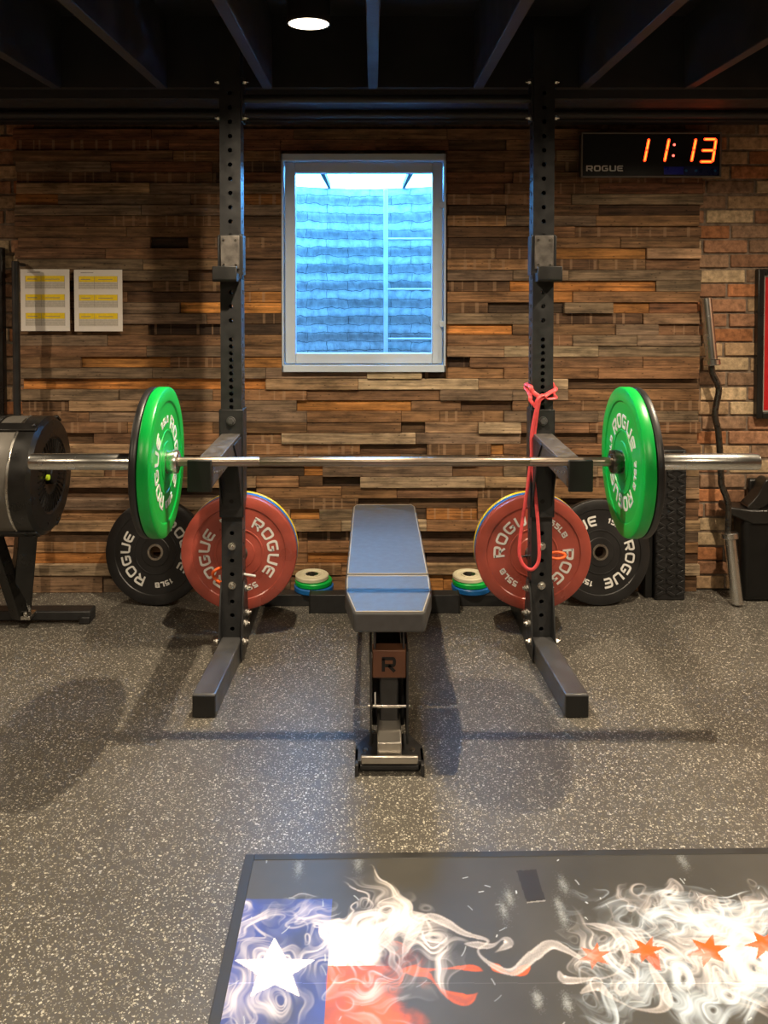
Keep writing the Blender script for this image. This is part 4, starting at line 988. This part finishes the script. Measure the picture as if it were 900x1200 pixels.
ys = 3.63; xs = X_(873, ys); zb_t = Z_(600, ys)
bx = thing('storage_bin', 'glossy black bin with curved grip on its lid at the right edge', 'storage bin', (xs+.24, ys+.06, 0))
MB().box(-.24, .26, -.05, .07, 0, zb_t-.03).obj('body', M['gloss'], bx, bev=.03, seg=4)
m = MB(); m.prism([(-.305, zb_t-.01), (-.20, zb_t-.055), (.27, zb_t-.055), (.27, zb_t+.008), (-.21, zb_t+.008), (-.30, zb_t+.022)], -.06, .07, Matrix(((1, 0, 0, 0), (0, 0, 1, 0), (0, 1, 0, 0), (0, 0, 0, 1)))); m.obj('lid', M['semig'], bx, bev=.01, seg=3)
m = MB(); zz = zb_t+.006
cur = [(-.215+.0, zz), (-.17, zz), (-.125, zz+.03), (-.10, zz+.08), (-.105, zz+.12), (-.125, zz+.135), (-.15, zz+.125), (-.165, zz+.085), (-.19, zz+.045), (-.225, zz+.012)]
m.prism(chaikin(cur, True, 2), -.05, .03, Matrix(((1, 0, 0, 0), (0, 0, 1, 0), (0, 1, 0, 0), (0, 0, 0, 1)))); m.obj('curved_grip', M['semig'], bx, bev=.003)
MB().box(-.18, .24, .034, .07, zb_t+.008, zb_t+.12).obj('rear_box', M['semig'], bx, bev=.01)
m = MB().box(-.105, .24, -.05, -.02, zb_t+.008, zb_t+.024); m.obj('rail', M['mesh'], bx, bev=.003)

# ------------------------------------------------------------------ printed lifting mat
MX0, MX1, MY0, MY1 = -.308, .985, .55, 2.020
TILT = math.atan2(.024, 1.26)
def build_mat():
    rs = np.random.RandomState(3)
    res = .0016
    X0, Y0 = -.31, .50
    W_ = int((1.01-X0)/res); H_ = int((2.06-Y0)/res)
    img = np.zeros((H_, W_, 3), np.float32); img[:] = (.060, .058, .053)
    gx, gy = np.meshgrid(X0+res*(np.arange(W_)+.5), Y0+res*(np.arange(H_)+.5))
    def fn(x, y, seed, sc):
        r = np.random.RandomState(seed); o = 0*x
        for k in range(7):
            f = sc*(1.55**k); a = r.uniform(0, 2*PI); o = o+np.sin((x*math.cos(a)+y*math.sin(a))*f+r.uniform(0, 6.3)+1.3*np.sin((y*math.cos(a)-x*math.sin(a))*f*.7+r.uniform(0, 6)))/1.5**k
        return o/2.2
    soft = fn(gx, gy, 11, 9); img *= (1+.16*soft)[..., None]
    def sm(a, e0, e1): t = np.clip((a-e0)/(e1-e0), 0, 1); return t*t*(3-2*t)
    def g(px, py): return G(px, py)
    # colour fields
    xb = g(385, 1130)[0]; ytop_blue = g(320, 1056)[1]; yred = g(430, 1136)[1]
    blue = (gx < xb) & (gy < ytop_blue)
    bden = np.clip(.78+.45*fn(gx, gy, 4, 22), .25, 1)*sm(ytop_blue-gy, 0, .006)
    img = np.where(blue[..., None], img*(1-bden[..., None])+np.array((.055, .085, .34))*bden[..., None], img)
    x2 = g(470, 1170)[0]; wob = .03*fn(gx, gy, 8, 30)
    rden = np.clip(1.0-sm(gx+wob*2, x2-.06, x2+.03), 0, 1)*np.clip(.85+.5*fn(gx, gy, 9, 28), .3, 1)
    redm = (gx >= xb) & (gy < yred)
    img = np.where(redm[..., None], img*(1-rden[..., None])+np.array((.74, .12, .035))*rden[..., None], img)
    x3 = g(440, 1110)[0]; ytw = g(430, 1094)[1]
    wden = np.clip(1-sm(gx+wob*2, x3-.05, x3+.03), 0, 1)*sm(ytw+.03-gy+.3*wob, 0, .03)
    whm = (gx >= xb) & (gy >= yred)
    img = np.where(whm[..., None], img*(1-wden[..., None])+np.array((.9, .88, .86))*wden[..., None], img)
    ink = np.zeros((H_, W_), np.float32)       # white smoke
    inkb = np.zeros((H_, W_), np.float32)      # bluish smoke
    inkr = np.zeros((H_, W_), np.float32)      # red smoke
    def fl(x, y, seed, sc):
        r = np.random.RandomState(seed); o = 0*x
        for k in range(4):
            f = sc*(1.75**k); a = r.uniform(0, 2*PI); o = o+np.sin((x*math.cos(a)+y*math.sin(a))*f+r.uniform(0, 6.3)+1.2*np.sin((y*math.cos(a)-x*math.sin(a))*f*.6+r.uniform(0, 6)))/1.9**k
        return o
    def flow(x, y, seed, sc):
        sc = sc*.85; fn = fl
        e = .002
        return (fn(x, y+e, seed, sc)-fn(x, y-e, seed, sc))/(2*e), -(fn(x+e, y, seed, sc)-fn(x-e, y, seed, sc))/(2*e)
    def splat(buf, x, y, a):
        fx = (x-X0)/res-.5; fy = (y-Y0)/res-.5; ix = np.floor(fx).astype(int); iy = np.floor(fy).astype(int); dx = fx-ix; dy = fy-iy
        for ox, oy_, w_ in ((0, 0, (1-dx)*(1-dy)), (1, 0, dx*(1-dy)), (0, 1, (1-dx)*dy), (1, 1, dx*dy)):
            jx = ix+ox; jy = iy+oy_; ok = (jx >= 0) & (jx < W_) & (jy >= 0) & (jy < H_)
            np.add.at(buf, (jy[ok], jx[ok]), (a*w_)[ok])
    def strands(buf, xs_, ys_, n_steps, alpha, seed, sc, step=.0012, bias=(0, 0)):
        x = xs_.copy(); y = ys_.copy()
        n_steps = int(n_steps*1.25)
        for k in range(n_steps):
            u, v = flow(x, y, seed, sc); sp = np.sqrt(u*u+v*v)+1e-6; u = u/sp+bias[0]; v = v/sp+bias[1]
            x += u*step; y += v*step
            splat(buf, x, y, alpha*math.sin(PI*(k+1)/(n_steps+1)))
    def cloud(px, py, sx, sy, n):               # seeds by gaussian in picture units, turned to metres
        cx0, cy0 = g(px, py); kx = abs(g(px+1, py)[0]-cx0); ky = abs(g(px, py+1)[1]-cy0)
        return cx0+rs.randn(n)*sx*kx, cy0+rs.randn(n)*sy*ky
    def filaments(buf, px, py, sx, sy, groups, per, n_steps, alpha, seed, sc, bias=(0, 0)):
        per = int(per*1.8); alpha *= .60; groups = int(groups*.9); sc = sc*.8
        # sheets: families of neighbouring strands give the folded smoke look
        cxs, cys = cloud(px, py, sx, sy, groups); ang = rs.uniform(0, PI, groups); wl = rs.uniform(.012, .05, groups)
        tt = np.linspace(0, 1, per)
        X = (cxs[:, None]+np.cos(ang)[:, None]*wl[:, None]*tt).ravel(); Y = (cys[:, None]+np.sin(ang)[:, None]*wl[:, None]*tt).ravel()
        al = np.repeat(rs.uniform(.3, 1.2, groups), per)*alpha*.62*np.tile(.35+.65*np.abs(2*tt-1)**2, groups)
        strands(buf, X, Y, n_steps, al, seed, sc, bias=bias)
    # blue field smoke
    filaments(ink, 315, 1145, 32, 30, 110, 26, 60, .085, 21, 26)
    filaments(ink, 300, 1084, 35, 7, 40, 22, 60, .10, 22, 34)
    # white plumes over and right of the white bar
    filaments(ink, 425, 1092, 26, 11, 150, 30, 55, .085, 23, 36)
    filaments(ink, 465, 1096, 20, 18, 80, 26, 70, .09, 24, 26)
    filaments(ink, 520, 1110, 22, 10, 22, 26, 80, .09, 25, 22)
    filaments(inkr, 445, 1165, 22, 18, 30, 24, 60, .10, 27, 26); filaments(ink, 430, 1165, 25, 20, 28, 22, 60, .08, 28, 28)
    # lifting right-hand plumes
    filaments(inkb, 815, 1088, 55, 16, 260, 30, 60, .075, 29, 30); filaments(ink, 790, 1065, 26, 8, 45, 26, 60, .10, 30, 34)
    filaments(inkb, 850, 1165, 55, 20, 320, 30, 60, .07, 31, 28); filaments(ink, 880, 1122, 36, 26, 300, 30, 60, .08, 32, 26)
    filaments(inkb, 740, 1165, 20, 16, 40, 28, 70, .08, 33, 24); filaments(ink, 725, 1130, 26, 16, 45, 28, 60, .08, 34, 28)
    filaments(ink, 885, 1062, 20, 6, 26, 22, 55, .10, 35, 30); filaments(ink, 780, 1120, 18, 20, 40, 26, 60, .07, 36, 30)
    # the part of the mat nearer than the photograph shows
    filaments(ink, 380, 1400, 130, 90, 90, 26, 80, .08, 37, 20); filaments(inkb, 900, 1400, 160, 100, 90, 26, 80, .08, 38, 20)
    # ribbons
    def ribbon(buf, pts, wid, alpha):
        pw = [Vector((*g(*p), 0)) for p in pts]; sp = spline(pw, 26); n = len(sp)
        for i in range(n-1):
            d = (sp[i+1]-sp[i]); L = d.length or 1e-6; nx_, ny_ = -d.y/L, d.x/L; t = i/n
            ww = wid*(0.55+.45*math.sin(t*PI*3.3+.6))*min(1, 6*t+.15, 6*(1-t)+.15)
            k = 60; q = np.linspace(-1, 1, k)
            splat(buf, sp[i].x+nx_*ww*q+rs.randn(k)*.0004, sp[i].y+ny_*ww*q+rs.randn(k)*.0004, alpha*(.35+.65*np.abs(q)**3)*L/.002*ww/.01)
    ribbon(ink, [(480, 1095), (500, 1078), (520, 1084), (545, 1098), (572, 1106), (560, 1118), (572, 1132), (600, 1143), (625, 1124), (645, 1111), (665, 1118), (690, 1132), (715, 1142)], .012, .16)
    ribbon(ink, [(545, 1110), (575, 1112), (590, 1104), (596, 1110), (580, 1120)], .010, .13)
    ribbon(ink, [(655, 1142), (662, 1152), (690, 1152), (720, 1146), (735, 1128), (722, 1098), (700, 1088), (682, 1086)], .010, .15)
    ribbon(ink, [(680, 1168), (700, 1160), (715, 1172), (745, 1186), (775, 1187), (780, 1170), (765, 1140), (755, 1110)], .011, .13)
    ribbon(ink, [(400, 1130), (440, 1118), (470, 1095), (492, 1078), (478, 1110), (470, 1132)], .012, .10)
    ribbon(inkr, [(576, 1134), (592, 1144), (610, 1143), (622, 1134)], .010, .35)
    ribbon(inkr, [(472, 1140), (500, 1146), (520, 1166), (545, 1176), (560, 1168)], .013, .22); ribbon(inkr, [(470, 1142), (510, 1140), (550, 1138), (566, 1142)], .007, .30)
    def blur(a):
        p = np.pad(a, 1, mode='edge'); return (p[:-2, 1:-1]+p[2:, 1:-1]+p[1:-1, :-2]+p[1:-1, 2:]+4*a)/8
    for buf, c in ((inkr, (.80, .13, .03)), (inkb, (.62, .72, .82)), (ink, (.92, .87, .87))):
        a = 1-np.exp(-1.7*blur(buf)); img = img*(1-a[..., None])+np.array(c)*a[..., None]
    # stars (points given in the photograph's frame, laid on the mat)
    def inpoly(poly):
        ins = np.zeros_like(gx, bool); n = len(poly)
        for i in range(n):
            x1_, y1_ = poly[i]; x2_, y2_ = poly[(i+1) % n]
            c = ((y1_ > gy) != (y2_ > gy)) & (gx < (x2_-x1_)*(gy-y1_)/((y2_-y1_) or 1e-9)+x1_); ins ^= c
        return ins
    def star(px, py, R, r, n, rot, sy=.72):
        pts = []
        for i in range(2*n):
            a = rot+PI*i/n; q = R if i % 2 == 0 else r; pts.append(g(px+q*math.cos(a), py-q*math.sin(a)*sy))
        return inpoly(pts)
    s_ = star(322, 1141, 50, 22, 5, PI/2, .78); img[s_] = img[s_]*.1+np.array((.92, .92, .95))*.9
    for px, py, R, rt in ((697, 1124, 21, .35), (758, 1117, 22, .2), (830, 1118, 27, .3), (897, 1110, 26, .1)):
        s_ = star(px, py, R, R*.42, 6, rt, .75)
        k = np.clip(.80+.35*fn(gx, gy, 41, 40), .35, 1)[..., None]; img = np.where(s_[..., None], img*(1-k)+np.array((.86, .12, .015))*k, img)
    s_ = inpoly([g(755, 1125), g(772, 1120), g(775, 1142), g(768, 1140)]); img[s_] = img[s_]*.3+np.array((.8, .09, .02))*.7
    # handle slot, panel seam and scuffs
    s_ = inpoly([g(605, 1024), g(628, 1022), g(639, 1059), g(617, 1061)]); img[s_] = (.028, .026, .025)
    s_ = inpoly([g(617, 1060.5), g(639, 1058.5), g(639, 1060), g(617, 1062)]); img[s_] = (.25, .24, .21)
    seam = g(500, 1156)[1]; img[np.abs(gy-seam) < .0009] *= 1.6
    sc = np.zeros((H_, W_), np.float32)
    for _ in range(110):
        x = rs.uniform(MX0, MX1); y = rs.uniform(1.2, 2.0); a = rs.choice([rs.uniform(0, PI), PI/2+rs.randn()*.15]); L = rs.uniform(.004, .028); n = 40; t = np.linspace(0, L, n)
        splat(sc, x+np.cos(a+t*8)*t, y+np.sin(a+t*8)*t, np.full(n, rs.uniform(.1, .5)))
    for (px, py) in ((597, 1055), (590, 1070), (660, 1040), (655, 1065), (660, 1080), (350, 1020), (420, 1015), (800, 1012), (665, 1180), (630, 1175)):
        x, y = cloud(px, py, 3, 6, 700); splat(sc, x, y, np.full(700, .09))
    a = (1-np.exp(-sc))[..., None]; img = img*(1-a)+np.array((.6, .66, .68))*a
    img = np.clip(img, 0, .95)
    # mesh grid
    xs_ = np.linspace(MX0+.022, MX1-.022, 760)
    ys_ = np.concatenate([np.linspace(MY0+.022, 1.50, 150, endpoint=False), np.linspace(1.50, MY1-.020, 310)])
    Xg, Yg = np.meshgrid(xs_, ys_)
    Yw = Yg+(Xg-MX0)*math.tan(TILT)
    ix = np.clip(((Xg-X0)/res-.5).round().astype(int), 0, W_-1); iy = np.clip(((Yw-Y0)/res-.5).round().astype(int), 0, H_-1)
    colv = img[iy, ix]; n = Xg.size; ny_, nx_ = Xg.shape
    me = bpy.data.meshes.new('mat_print'); me.vertices.add(n)
    co = np.stack([Xg-.34, Yw-1.3, np.full_like(Xg, .0072)], -1).astype(np.float32)
    me.vertices.foreach_set('co', co.ravel())
    idx = np.arange(n).reshape(ny_, nx_); q = np.stack([idx[:-1, :-1], idx[:-1, 1:], idx[1:, 1:], idx[1:, :-1]], -1).reshape(-1, 4)
    me.loops.add(q.size); me.loops.foreach_set('vertex_index', q.ravel().astype(np.int32))
    me.polygons.add(len(q)); me.polygons.foreach_set('loop_start', np.arange(0, q.size, 4, dtype=np.int32))
    me.update(calc_edges=True)
    at = me.color_attributes.new('Col', 'FLOAT_COLOR', 'POINT'); rgba = np.ones((n, 4), np.float32); rgba[:, :3] = colv.reshape(-1, 3); at.data.foreach_set('color', rgba.ravel())
    me.materials.append(M['rubbermat']); me.validate()
    return me
root = thing('lifting_mat', 'printed black lifting mat with smoky flag artwork and orange-red stars in the foreground', 'floor mat', (.34, 1.3, 0))
o = bpy.data.objects.new('printed_surface', build_mat()); COL.objects.link(o); o.parent = root
m = MB(); tn = math.tan(TILT)
def q4(xa, xb, ya, yb, h0, h1):
    f = lambda x, y: (x-.34, y+(x-MX0)*tn-1.3)
    m.prism([f(xa, ya), f(xb, ya), f(xb, yb), f(xa, yb)], h0, h1)
q4(MX0, MX1, MY0, MY1, .0003, .0065)
m.obj('rubber_base', M['mattrim'], root, smooth=False)
m = MB(); e = .023
q4(MX0, MX0+e, MY0, MY1, .0065, .0085); q4(MX1-e, MX1, MY0, MY1, .0065, .0085); q4(MX0+e, MX1-e, MY1-.021, MY1, .0065, .0085); q4(MX0+e, MX1-e, MY0, MY0+.021, .0065, .0085)
m.obj('edge_trim', M['mattrim'], root, bev=.001)
